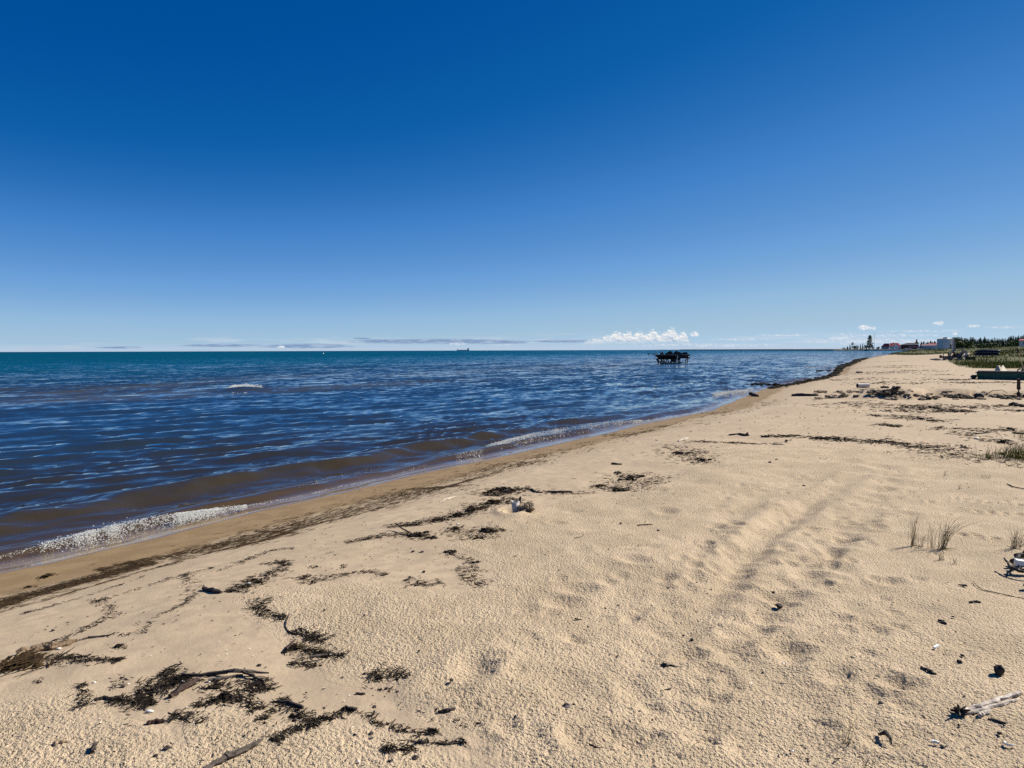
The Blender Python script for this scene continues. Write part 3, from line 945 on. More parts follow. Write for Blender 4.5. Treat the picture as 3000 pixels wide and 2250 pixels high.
for i, (px, h, w) in enumerate(P_SCRUB):
    if w > 4.5 or i == 0:
        tb, cb = broadleaf(h, w * 1.25, 40 + i, .02, 150)
        make_tree('shore_bush', tb, cb, 'needle' if i not in (3, 4) else 'leaf', far(px, r_.uniform(-2, 3)), SC_L[i], 'scrub on the far point')
    else:
        tb, cb = conifer(h, w * 1.1, 40 + i)
        make_tree('small_spruce', tb, cb, 'needle', far(px, r_.uniform(-2, 3)), SC_L[i], 'scrub on the far point')

p = far(2560.5, 6)
m_ = empty('radio_mast', p, 'thin radio mast beside the tall pine on the far point', 'mast')
B().tube([(0, 0, -.5), (0, 0, 24.0)], [.20, .10], 6).build('pole', 'steel', m_)
B().tube([(-.8, 0, 14), (.8, 0, 14)], .08, 4).build('crossarm', 'steel', m_)

# red-roofed house at the water's edge: two wings and a gable
p = far(2610, 10)
rz, mx, mz = scale_at(p)
U = lambda u: (u - 1240) * .1266 * mx        # picture zoom units -> metres from the house's middle
Zf = lambda v: (636 - v) * .1266 * mz
h = empty('red_roofed_house', p, 'pale house with a bright red roof and a front gable on the point', 'house', None, rz)
B().box(((U(1010) + U(1205)) / 2, 6, Zf(580) / 2), (U(1205) - U(1010) - .6, 9, Zf(580))).build('left_wing_wall', 'wallgrey', h)
B().box(((U(1205) + U(1465)) / 2, 4.5, Zf(560) / 2), (U(1465) - U(1205), 11, Zf(560))).build('main_wall', 'wallgrey', h)
def roof(x0, x1, y0, y1, ze, zr, hip0, hip1, over=.5):
    ym = (y0 + y1) / 2
    b = B().add([(x0 - over, y0 - over, ze), (x1 + over, y0 - over, ze), (x1 + over, y1 + over, ze), (x0 - over, y1 + over, ze), (x0 + hip0, ym, zr), (x1 - hip1, ym, zr)],
                [(0, 1, 5, 4), (2, 3, 4, 5), (3, 0, 4), (1, 2, 5), (3, 2, 1, 0)])
    return b
roof(U(1010), U(1200), 1.5, 10.5, Zf(582), Zf(500), 4, 0).build('left_roof', 'red', h)
roof(U(1205), U(1465), -1, 10, Zf(562), Zf(490), .8, 3.2).build('main_roof', 'red', h)
g0, g1 = U(1310), U(1400)
B().prism([(g0, 0), (g1, 0), (g1, Zf(560)), ((g0 + g1) / 2, Zf(512)), (g0, Zf(560))], -2.4, -1.1).build('gable', 'white', h)
B().prism([(g0 - .5, Zf(562)), ((g0 + g1) / 2, Zf(506)), (g1 + .5, Zf(562)), (g1 + .5, Zf(556)), ((g0 + g1) / 2, Zf(498)), (g0 - .5, Zf(556))], -2.9, 2.5).build('gable_roof', 'red', h)
for u0, u1, y in ((1040, 1060, 1.48), (1080, 1100, 1.48), (1120, 1140, 1.48), (1160, 1180, 1.48), (1225, 1245, -1.02), (1268, 1288, -1.02), (1420, 1438, -1.02), (1345, 1365, -2.42)):
    w_ = B().box(((U(u0) + U(u1)) / 2, y, Zf(603)), (U(u1) - U(u0), .1, 2.0)).build('window', 'glass', h)
B().box(((U(1300)), 5, Zf(484)), (.8, .8, 1.4)).build('chimney', 'darkwall', h)

# long dark hall with stacked roofs
p = far(2663, 16)
rz, mx, mz = scale_at(p)
U = lambda u: (u - 1680) * .1266 * mx
h = empty('long_hall', p, 'long dark hall with layered dull red roofs behind the red-roofed house', 'building', None, rz)
B().box((U(1680), 8, Zf(533) / 2), (U(1900) - U(1460), 14, Zf(533))).build('wall', 'darkwall', h)
roof(U(1470), U(1890), 1, 15, Zf(535), Zf(488), 9, 3).build('upper_roof', 'darkwall', h)
B().box((U(1735), .6, Zf(524)), (U(1870) - U(1600), .6, .3)).build('white_fascia', 'white', h)
B().prism([(U(1640), Zf(600)), (U(1910), Zf(600)), (U(1900), Zf(560)), (U(1665), Zf(560))], -2.5, .8).build('porch_roof', 'pink', h)
for u in (1650, 1710, 1770, 1830, 1890):
    B().box((U(u), -2.2, Zf(604) / 2), (.4, .4, Zf(604))).build('porch_post', 'darkwall', h)
p = far(2718, 30)
rz, mx, mz = scale_at(p)
h = empty('blue_grey_house', p, 'blue grey house with a dark red roof left of the tank', 'house', None, rz)
B().box((0, 5, 2.5), (16, 9, 5)).build('wall', 'wallgrey', h)
roof(-8, 8, .5, 9.5, 5, 7.2, 1, 1).build('roof', 'pink', h)
for x in (-6, -3, 0, 3, 6):
    B().box((x, .48, 2.6), (1.3, .1, 1.3)).build('window', 'glass', h)
p = far(2735, 34)
h = empty('low_red_roofed_shed', p, 'low white shed with a red roof tucked against the tank', 'shed', None, rz)
B().box((0, 4, 3), (13, 8, 6)).build('wall', 'white', h)
roof(-6.5, 6.5, 0, 8, 6, 8.0, .5, .5).build('roof', 'red', h)
for x in (-4, 0, 4):
    B().box((x, -.03, 3), (1.6, .1, 1.6)).build('window', 'glass', h)
# parked cars along the bank, small pale specks
def car_body(m, p, rz, label):
    c = empty('parked_car', p, label, 'car', 'cars parked on the far bank', rz)
    B().prism([(-2.2, .35), (2.2, .35), (2.15, .85), (1.3, .95), (.7, 1.45), (-1.0, 1.45), (-1.7, .95), (-2.2, .85)], -.85, .85).build('body', m, c)
    for x in (-1.4, 1.4):
        for y in (-.8, .8):
            B().tube([(x, y - .1, .33), (x, y + .1, .33)], .33, 8).build('wheel', 'blackplastic', c)
    return c
for px, m, lb in ((2611, 'white', 'white car in front of the gable of the red-roofed house'), (2623, 'white', 'white car at the right corner of the red-roofed house'), (2656, 'white', 'white car before the dark hall, left one of three'),
                  (2668, 'whiteboard', 'pale car before the middle of the dark hall'), (2691, 'white', 'white car at the right end of the dark hall')):
    car_body(m, far(px, -6), rz + .2, lb)
for px, ang, lb in ((2754, .2, 'small white skiff pulled up on the bank below the tank'), (2763, .0, 'long white skiff on the bank under the right side of the tank')):
    p = far(px, -8)
    s_ = empty('beached_skiff', p, lb, 'boat', 'skiffs on the far bank', rz)
    B().prism([(-3, .9), (3, 1.1), (2.4, .1), (-2.6, .1)], -.8, .8).build('hull', 'white', s_)
    B().box((0, 0, .95), (1.2, 1.5, .12)).build('thwart', 'greyboard', s_)

# the grey storage tank
p = spot(2765.5, 800, 1.9)
rz, mx, mz = scale_at(p)
rad = 157 * .1356 * mx; zt = (592 - 374) * .1356 * mz
o = empty('storage_tank', p, 'large grey storage tank with ringed walls and a low conical roof', 'storage tank', None, rz)
n = 40
ring = lambda r, z: [(r * math.cos(2 * math.pi * i / n), r * math.sin(2 * math.pi * i / n), z) for i in range(n)]
def cyl(r, z0, z1):
    return B().add(ring(r, z0) + ring(r, z1), [(i, (i + 1) % n, n + (i + 1) % n, n + i) for i in range(n)])
for i in range(5):
    b = cyl(rad, zt * i / 5, zt * (i + 1) / 5)
    b.build('wall_ring', 'tank', o, smooth=True)
    k = B()
    z = zt * (i + 1) / 5
    k.add(ring(rad + .10, z - .22) + ring(rad + .10, z) + ring(rad - .05, z) + ring(rad - .05, z - .22), [(j * n + i_, j * n + (i_ + 1) % n, ((j + 1) % 4) * n + (i_ + 1) % n, ((j + 1) % 4) * n + i_) for j in range(4) for i_ in range(n)])
    k.build('seam', 'tankrib', o)
B().add(ring(rad + .25, zt + .02) + [(0, 0, zt + 52 * .1356 * mz)], [(i, (i + 1) % n, n) for i in range(n)]).build('conical_roof', 'tank', o, smooth=True)
B().box((1.2, -rad * .55, zt + 1.6), (3.6, 1.6, .9), 0, 0).build('hatch', 'white', o)
B().box((rad + .5, -1.5, zt * .5), (.9, .9, zt)).build('stair_tower', 'greyboard', o)

# ------------------------------------------------------------------ woods behind the dunes
protos = []
for i in range(6):
    tb, cb = conifer(1.0, .42 + .06 * (i % 3), 60 + i, 1.0)
    o = empty('spruce_tree', (0, 0, 0), '', 'tree', 'spruces behind the dune grass')
    tb.build('trunk', 'trunk', o); cb.build('crown', 'needle', o)
    protos.append(o)
bprotos = []
for i in range(3):
    tb, cb = broadleaf(1.0, .95, 80 + i, .05, 260)
    o = empty('leafy_tree', (0, 0, 0), '', 'tree', 'leafy trees in front of the spruces')
    tb.build('trunk', 'trunk', o); cb.build('crown', 'leaf', o)
    bprotos.append(o)
used = set()
def place(proto, px, depth, h, w, label):
    p = spot(px, depth)
    rz = r_.uniform(0, 6.28)
    if proto.name in used:
        return copy_tree(proto, p, rz, (h * w, h * w, h), label)
    used.add(proto.name)
    proto.location = p; proto.rotation_euler = (0, 0, rz); proto.scale = (h * w, h * w, h); proto['label'] = label
    return proto
# the conifers between the hall and the tank
for k, (px, h, w) in enumerate(((2685, 15, 1.0), (2699, 11.5, 1.0), (2706, 12, .9), (2713, 10, 1.4), (2718, 11, 1.2), (2726, 13, .8), (2731, 11, 1.2), (2738, 12, 1.4), (2741, 10, 1.3))):
    lb = ['tall spruce standing over the right end of the dark hall', 'short spruce just right of the tallest spruce by the hall', 'spruce behind the blue grey house, left side', 'broad spruce behind the blue grey house roof',
          'spruce behind the blue grey house, right side', 'slim spruce standing highest left of the tank', 'spruce between the slim one and the tank', 'broad spruce close to the left of the tank', 'spruce touching the left wall of the tank'][k]
    tb_ = protos[k % 6]
    p = far(px, 60)
    w *= 1.9
    if tb_.name in used: copy_tree(tb_, p, r_.uniform(0, 6), (h * w, h * w, h), lb)
    else:
        used.add(tb_.name); tb_.location = p; tb_.scale = (h * w, h * w, h); tb_['label'] = lb
# tree line: tops read off the photograph (zoom units of the 2700.. strip)
TOPS = [(700, 360), (728, 350), (760, 345), (790, 340), (822, 346), (856, 345), (884, 366), (912, 385), (935, 365), (962, 378), (985, 372), (1012, 388), (1045, 340), (1078, 352), (1108, 350), (1140, 378), (1168, 392), (1196, 400), (1222, 396),
        (1246, 372), (1268, 358), (1300, 395), (1326, 382), (1350, 335), (1382, 378), (1412, 388), (1440, 384), (1470, 392), (1500, 386), (1532, 380), (1566, 358), (1600, 372), (1640, 384), (1672, 380), (1706, 388), (1740, 378), (1772, 386), (1806, 382),
        (1842, 384), (1870, 350), (1904, 330), (1942, 322), (1980, 318), (2020, 345), (2056, 340), (2088, 312), (2126, 330), (2160, 318), (2196, 300), (2230, 305), (2270, 300)]
GENERIC = 'dark spruce in the dense tree line behind the dune grass'
for k, (u, v) in enumerate(TOPS):
    px = 2700 + u * .1356
    depth = 430 + 60 * r_.random()
    p = spot(px, depth)
    h = EYE.z + (1021.6 - (940 + v * .1356)) * depth / F - p.z + .3
    place(protos[k % 6], px, depth, h, r_.uniform(.85, 1.25), GENERIC)
    if k % 2 == 0:
        place(protos[(k + 3) % 6], px + r_.uniform(-2, 2), depth - 22, h * r_.uniform(.55, .75), r_.uniform(1.1, 1.5), 'shorter dark spruce filling the front of the tree line')
for k, (u, v, w) in enumerate(((880, 440, 1.5), (960, 430, 1.5), (1020, 450, 1.3), (790, 440, 1.1), (1540, 470, 1.7), (1610, 480, 1.4), (1380, 480, 1.2), (1250, 490, 1.2), (740, 380, .75), (2060, 420, 1.2), (1900, 440, 1.2))):
    px = 2700 + u * .1356
    depth = 392
    p = spot(px, depth)
    h = max(3.0, EYE.z + (1021.6 - (940 + v * .1356)) * depth / F - p.z)
    lb = ['rounded light green leafy tree, largest before the spruces', 'light green leafy tree in the middle of a group of three', 'light green leafy tree right of a group of three', 'leafy tree just right of the tank and posts', 'broad rounded leafy bush above the upturned canoes',
          'leafy bush right of the broad one above the canoes', 'leafy tree left of the broad bush above the canoes', 'small leafy tree in the middle of the tree line', 'tall leafy tree at the left end of the tree line', 'leafy tree near the red-roofed cabin', 'leafy tree where the dune starts to rise'][k]
    place(bprotos[k % 3], px, depth, h, w, lb)
# cabin roof at the right edge
p = spot(2996, 300)
rz, mx, mz = scale_at(p)
h = empty('red_roofed_cabin', (p.x, p.y, EYE.z + (1021 - 1006) * 300 / F - 1.2), 'low cabin with a red roof half hidden by the dune at the right edge', 'cabin', None, rz)
B().box((.8, 2.5, 1.0), (4.2, 4.5, 3.2)).build('wall', 'wallgrey', h)
roof(-1.3, 2.9, .2, 4.8, 2.2, 3.1, .2, .2, .3).build('roof', 'red', h)
B().box((.6, .22, 1.3), (.9, .08, .8)).build('window', 'glass', h)

# ------------------------------------------------------------------ freighter and buoy on the horizon
p = spot(1357, 9000, 0)
rz, mx, mz = scale_at(p)
s_ = empty('lake_freighter', p, 'long low freighter on the horizon with its bridge at the right end', 'ship', None, rz)
B().prism([(-78, -1), (72, -1), (80, 11), (64, 10), (-74, 10), (-80, 12)], -11, 11).build('hull', 'shipgrey', s_)
B().box((62, 0, 18), (22, 18, 18)).build('bridge', 'shipgrey', s_)
B().box((68, 0, 31), (6, 5, 9)).build('funnel', 'shipgrey', s_)
B().box((-72, 0, 15), (8, 14, 8)).build('forecastle', 'shipgrey', s_)
B().tube([(-20, 0, 10), (-20, 0, 24)], .8, 5).build('crane_mast', 'shipgrey', s_)
p = on_plane(947, 1036.5, 0)
b_ = empty('white_buoy', p, 'small white buoy far out on the lake', 'buoy')
B().blob((0, 0, .15), (.42, .42, .5), 3, .05, 10, 6).build('float', 'white', b_, smooth=True)
B().tube([(0, 0, .5), (0, 0, 1.1)], .06, 5).build('staff', 'white', b_)

# ------------------------------------------------------------------ boats on hoists in the shallows
p = on_plane(1965, 1064.5, 0)
rz, mx, mz = scale_at(p)
BX = lambda u: (u - 1043) * .1582 * mx
BZ = lambda v: (850 - v) * .1582 * mz


def hull(x0, x1, zt, zb, beam, bow, rake):
    """lofted hull; bow = -1 points to -X, +1 to +X"""
    st = []
    N = 9
    for i in range(N + 1):
        t = i / N
        s = t if bow < 0 else 1 - t          # 0 at the bow
        wd = beam / 2 * min(1, (s * 2.2 + .02) ** .6)
        keel = zb + (zt - zb) * .75 * max(0, 1 - s * 3.0) ** 2
        top = zt + .10 * (1 - s) ** 2
        x = x0 + (x1 - x0) * t
        off_ = rake * max(0, 1 - s * 4) * (1 if bow < 0 else -1)
        st.append([(x, -wd, top), (x + off_, -wd * .82, (top + keel) / 2), (x + off_ * 1.5, 0, keel), (x + off_, wd * .82, (top + keel) / 2), (x, wd, top), (x, 0, top + .02)])
    v = [q for s in st for q in s]
    f = []
    for i in range(N):
        for k in range(6):
            a, b2 = i * 6 + k, i * 6 + (k + 1) % 6
            f.append((a, b2, b2 + 6, a + 6))
    f.append(tuple(range(6))[::-1]); f.append(tuple(range(N * 6, N * 6 + 6)))
    return B().add(v, f)


o = empty('fishing_boat', p, 'dark fishing boat with its bow to the left raised on a hoist in the shallows', 'boat', 'boats raised on hoists', rz)
hull(BX(705), BX(1160), BZ(694), BZ(768), 1.9, -1, .35).build('hull', 'hullblack', o, smooth=False)
B().box(((BX(730) + BX(1150)) / 2, -.93, BZ(690)), (BX(1150) - BX(760), .07, .06)).build('gunwale', 'deck', o)
B().prism([(BX(840), BZ(690)), (BX(915), BZ(690)), (BX(905), BZ(640)), (BX(858), BZ(640))], -.5, .5).build('console', 'canvas', o)
B().prism([(BX(850), BZ(660)), (BX(912), BZ(662)), (BX(906), BZ(634)), (BX(862), BZ(632))], -.58, -.52).build('windscreen', 'deck', o)
B().prism([(BX(910), BZ(690)), (BX(1035), BZ(613)), (BX(1062), BZ(640)), (BX(1105), BZ(690))], -.8, .7).build('peaked_cover', 'canvas', o)
t_ = B().tube([(BX(790), -.2, BZ(657)), (BX(700), -.3, BZ(668)), (BX(618), -.3, BZ(674))], [.035, .04, .035], 6).build('trolling_motor', 'blackplastic', o)
B().tube([(BX(614), -.3, BZ(676)), (BX(640), -.3, BZ(676))], .10, 8).build('motor_pod', 'blackplastic', t_)
B().box((BX(626), -.3, BZ(690)), (.06, .03, .32)).build('propeller', 'blackplastic', t_)
B().tube([(BX(780), 0, BZ(690)), (BX(778), 0, BZ(640))], .045, 6).build('bow_light', 'white', o)
for u in (815, 830, 800):
    B().tube([(BX(u), -.6, BZ(690)), (BX(u + 4), -.6, BZ(664))], .02, 5).build('rail_post', 'silver', o)
m_ = B().prism([(BX(1150), BZ(640)), (BX(1215), BZ(640)), (BX(1228), BZ(700)), (BX(1200), BZ(800)), (BX(1165), BZ(800)), (BX(1155), BZ(700))], -.22, .22).build('outboard_motor', 'blackplastic', o)
B().box((BX(1190), 0, BZ(812)), (.12, .5, .42)).build('propeller', 'blackplastic', m_)
B().box((BX(1165), -.26, BZ(738)), (.14, .05, .62)).build('clamp_plate', 'silver', m_)
B().tube([(BX(752), -.72, BZ(698)), (BX(772), -.75, BZ(760))], .035, 5).build('mooring_strap', 'cream', o)

o2 = empty('covered_boat', p + Vector((math.cos(rz), math.sin(rz), 0)) * 0 + Vector((.3, 2.6, 0)), 'smaller dark covered boat with its bow to the right on a second hoist', 'boat', 'boats raised on hoists', rz)
hull(BX(1225), BX(1472), BZ(700), BZ(757), 1.8, 1, .25).build('hull', 'hullblack', o2)
B().prism([(BX(1090), BZ(690)), (BX(1192), BZ(609)), (BX(1216), BZ(640)), (BX(1236), BZ(690))], -.8, .8).build('peaked_cover', 'canvas', o2)
B().prism([(BX(1220), BZ(690)), (BX(1232), BZ(650)), (BX(1290), BZ(658)), (BX(1345), BZ(642)), (BX(1380), BZ(650)), (BX(1420), BZ(690))], -.7, .6).build('deck_cover', 'canvas', o2)
B().box((BX(1330), -.88, BZ(692)), (BX(1400) - BX(1250), .06, .10)).build('side_stripe', 'deck', o2)
B().box((BX(1412), -.5, BZ(684)), (.14, .3, .14)).build('bow_cleat', 'silver', o2)

lf = empty('boat_hoist', p, 'dark steel boat hoist with many splayed legs standing in the lake', 'boat hoist', 'steel hoists under the boats', rz)
def bar(name, u0, v0, u1, v1, y, r, par, y1=None):
    B().tube([(BX(u0), y, BZ(v0)), (BX(u1), y if y1 is None else y1, BZ(v1))], r, 5).build(name, 'steel', par)
for y in (-.9, .9):
    for u0, v0, u1, v1 in ((782, 765, 822, 858), (800, 778, 862, 848), (866, 768, 866, 862), (872, 770, 912, 860), (925, 770, 895, 858), (905, 772, 945, 856), (965, 772, 950, 858), (985, 772, 1008, 856), (1060, 770, 1030, 856), (1045, 772, 1062, 858), (1082, 770, 1110, 858), (1125, 772, 1096, 856), (1140, 768, 1140, 860)):
        bar('leg', u0, v0, u1, v1, y, .075, lf)
    bar('side_rail', 770, 768, 1225, 770, y * .98, .07, lf)
    bar('bottom_rail', 862, 846, 1230, 846, y * 1.02, .06, lf)
for u in (870, 1000, 1138):
    B().tube([(BX(u), -.95, BZ(800)), (BX(u), .95, BZ(800))], .05, 5).build('cross_beam', 'steel', lf)
B().box((BX(1100), 0, BZ(800)), (BX(1140) - BX(1060), 1.0, .38)).build('cradle', 'steel', lf)
lf2 = empty('small_boat_hoist', o2.location, 'smaller steel hoist with thin legs under the covered boat', 'boat hoist', 'steel hoists under the boats', rz)
for y in (-.8, .8):
    for u0, v0, u1, v1 in ((1372, 755, 1352, 842), (1396, 755, 1394, 840), (1224, 762, 1220, 856), (1250, 758, 1250, 850)):
        bar('leg', u0, v0, u1, v1, y, .06, lf2)
    bar('side_rail', 1215, 757, 1440, 752, y, .055, lf2)
    bar('bottom_rail', 1222, 842, 1400, 838, y * 1.02, .04, lf2)
bar('crank_arm', 1412, 770, 1398, 792, -.9, .035, lf2)


# ------------------------------------------------------------------ pieces lying on the sand
def twig_arrays(P, D, L, Rr, rg, bend=.12, sides=3):
    """many small bent, tapered twigs as one set of vertices and faces"""
    N = len(P)
    Zv = np.zeros((N, 3)); Zv[:, 2] = 1
    A = np.cross(D, Zv); A /= np.maximum(np.linalg.norm(A, axis=1, keepdims=True), 1e-6)
    Bv = np.cross(D, A)
    w = rg.uniform(-bend, bend, (N, 1)) * L[:, None]
    rings = []
    for t, rs, k in ((-.5, .75, 0), (0, 1.0, 1), (.5, .45, 0)):
        c = P + D * (t * L)[:, None] + A * w * k
        for i in range(sides):
            a = 2 * math.pi * i / sides
            rings.append(c + (A * math.cos(a) + Bv * math.sin(a)) * (Rr * rs)[:, None])
    V = np.stack(rings, 1)                                   # N, 3*sides, 3
    f = []
    for j in range(2):
        for i in range(sides):
            f.append((j * sides + i, j * sides + (i + 1) % sides, (j + 1) * sides + (i + 1) % sides, (j + 1) * sides + i))
    f = np.array(f)
    Fc = (f[None] + (np.arange(N) * 3 * sides)[:, None, None]).reshape(-1, 4)
    return V.reshape(-1, 3), Fc


def dirs(rg, N, base=None, spread=3.2, tilt=.15):
    az = rg.uniform(0, 2 * math.pi, N) if base is None else base + rg.normal(0, spread, N)
    D = np.stack([np.cos(az), np.sin(az), rg.uniform(-tilt, tilt, N)], 1)
    return D / np.linalg.norm(D, axis=1, keepdims=True)


def litter(name, label, lines, m, seed, Lr=(.02, .09), Rr=(.0015, .004), align=False, thin=.35, clump=1.0, spread=.5, lift=.3, dens=.62):
    """loose bits strewn along picture lines [(points (px, py, half width px), count)]; joined as stuff"""
    rg = np.random.default_rng(seed)
    Ps, Ds, Ls, Rs = [], [], [], []
    for pts, n in lines:
        W3 = [at(q[0], q[1]) for q in pts]
        hw = [abs((on_plane(q[0], q[1] + q[2], .4) - on_plane(q[0], q[1] - q[2], .4)).y) / 2 for q in pts]
        seg = [(W3[i + 1] - W3[i]).length + 1e-6 for i in range(len(W3) - 1)] if len(W3) > 1 else [1e-6]
        if len(W3) == 1:
            W3 = [W3[0], W3[0] + Vector((.001, 0, 0))]; hw = hw * 2
        # bits crowd together in tangles
        n = max(8, int(n * dens * (1.0 if pts[0][1] > 1640 or align else 1.5)))
        k = max(3, int(n * .045))
        seg = np.array(seg); cum = np.concatenate([[0], np.cumsum(seg)])
        tan = rg.uniform(0, cum[-1], k)
        wt = rg.pareto(1.3, k) + .25; wt = np.minimum(wt / wt.sum(), .2); wt /= wt.sum()
        pick = rg.choice(k, n, p=wt)
        side = rg.normal(0, .75, k)
        t = np.where(rg.random(n) < thin, rg.uniform(0, cum[-1], n), tan[pick] + rg.normal(0, .055 * clump, n) * (.4 + wt[pick] * 12))
        t = np.clip(t, 0, cum[-1] - 1e-6)
        j = np.clip(np.searchsorted(cum, t, side='right') - 1, 0, len(seg) - 1)
        fr_ = (t - cum[j]) / seg[j]
        Wn = np.array([tuple(q) for q in W3])
        P = Wn[j] + (Wn[j + 1] - Wn[j]) * fr_[:, None]
        h = np.array(hw); hh = h[j] + (h[j + 1] - h[j]) * fr_
        d = Wn[j + 1] - Wn[j]; az = np.arctan2(d[:, 1], d[:, 0])
        o_ = np.where(rg.random(n) < thin, rg.normal(0, 1.0, n), side[pick] + rg.normal(0, .42, n)) * hh
        P[:, 0] += -np.sin(az) * o_ + rg.normal(0, .01, n); P[:, 1] += np.cos(az) * o_ + rg.normal(0, .01, n)
        dist = np.hypot(P[:, 0], P[:, 1])
        sc = np.clip(dist / 9, .8, 3.2)
        L = rg.uniform(Lr[0], Lr[1], n) * sc
        Rv = rg.uniform(Rr[0], Rr[1], n) * sc
        P[:, 2] = ground(P[:, 0], P[:, 1]) + Rv * lift + .002 + rg.random(n) ** 2 * Rv * 3
        Ps.append(P); Ls.append(L); Rs.append(Rv)
        Ds.append(dirs(rg, n, az if align else None, spread))
    V, Fc = twig_arrays(np.concatenate(Ps), np.concatenate(Ds), np.concatenate(Ls), np.concatenate(Rs), rg)
    me = mesh_np(name, V, Fc, smooth=False)
    return tag(link_mesh(name, me, MAT[m]), label, kind='stuff')


litter('strand_line', 'dark ribbon of fine weed and twigs along the edge of the wet sand', [
    ([(-60, 1790, 26), (0, 1769, 24), (108, 1740, 17), (217, 1711, 14), (325, 1682, 13), (434, 1652, 9)], 3400),
    ([(300, 1672, 16), (542, 1622, 20), (651, 1595, 22), (800, 1559, 22)], 2300),
    ([(800, 1557, 24), (922, 1523, 27), (1044, 1490, 26), (1166, 1458, 24), (1268, 1430, 20)], 3000),
    ([(1268, 1430, 17), (1410, 1393, 16), (1532, 1356, 15), (1700, 1312, 10)], 1300),
    ([(1700, 1310, 7), (1790, 1282, 6), (1881, 1262, 6), (2016, 1240, 6), (2107, 1212, 5), (2243, 1176, 6)], 700),
    ([(-20, 1800, 3), (150, 1755, 3), (300, 1710, 3), (420, 1676, 3), (560, 1636, 3), (760, 1588, 3), (900, 1543, 3), (1100, 1494, 3), (1280, 1436, 3), (1480, 1380, 3)], 1500),
], 'weed_brown', 11, (.03, .16), (.0011, .0027), True, .2, 3.2, .16, dens=.55)

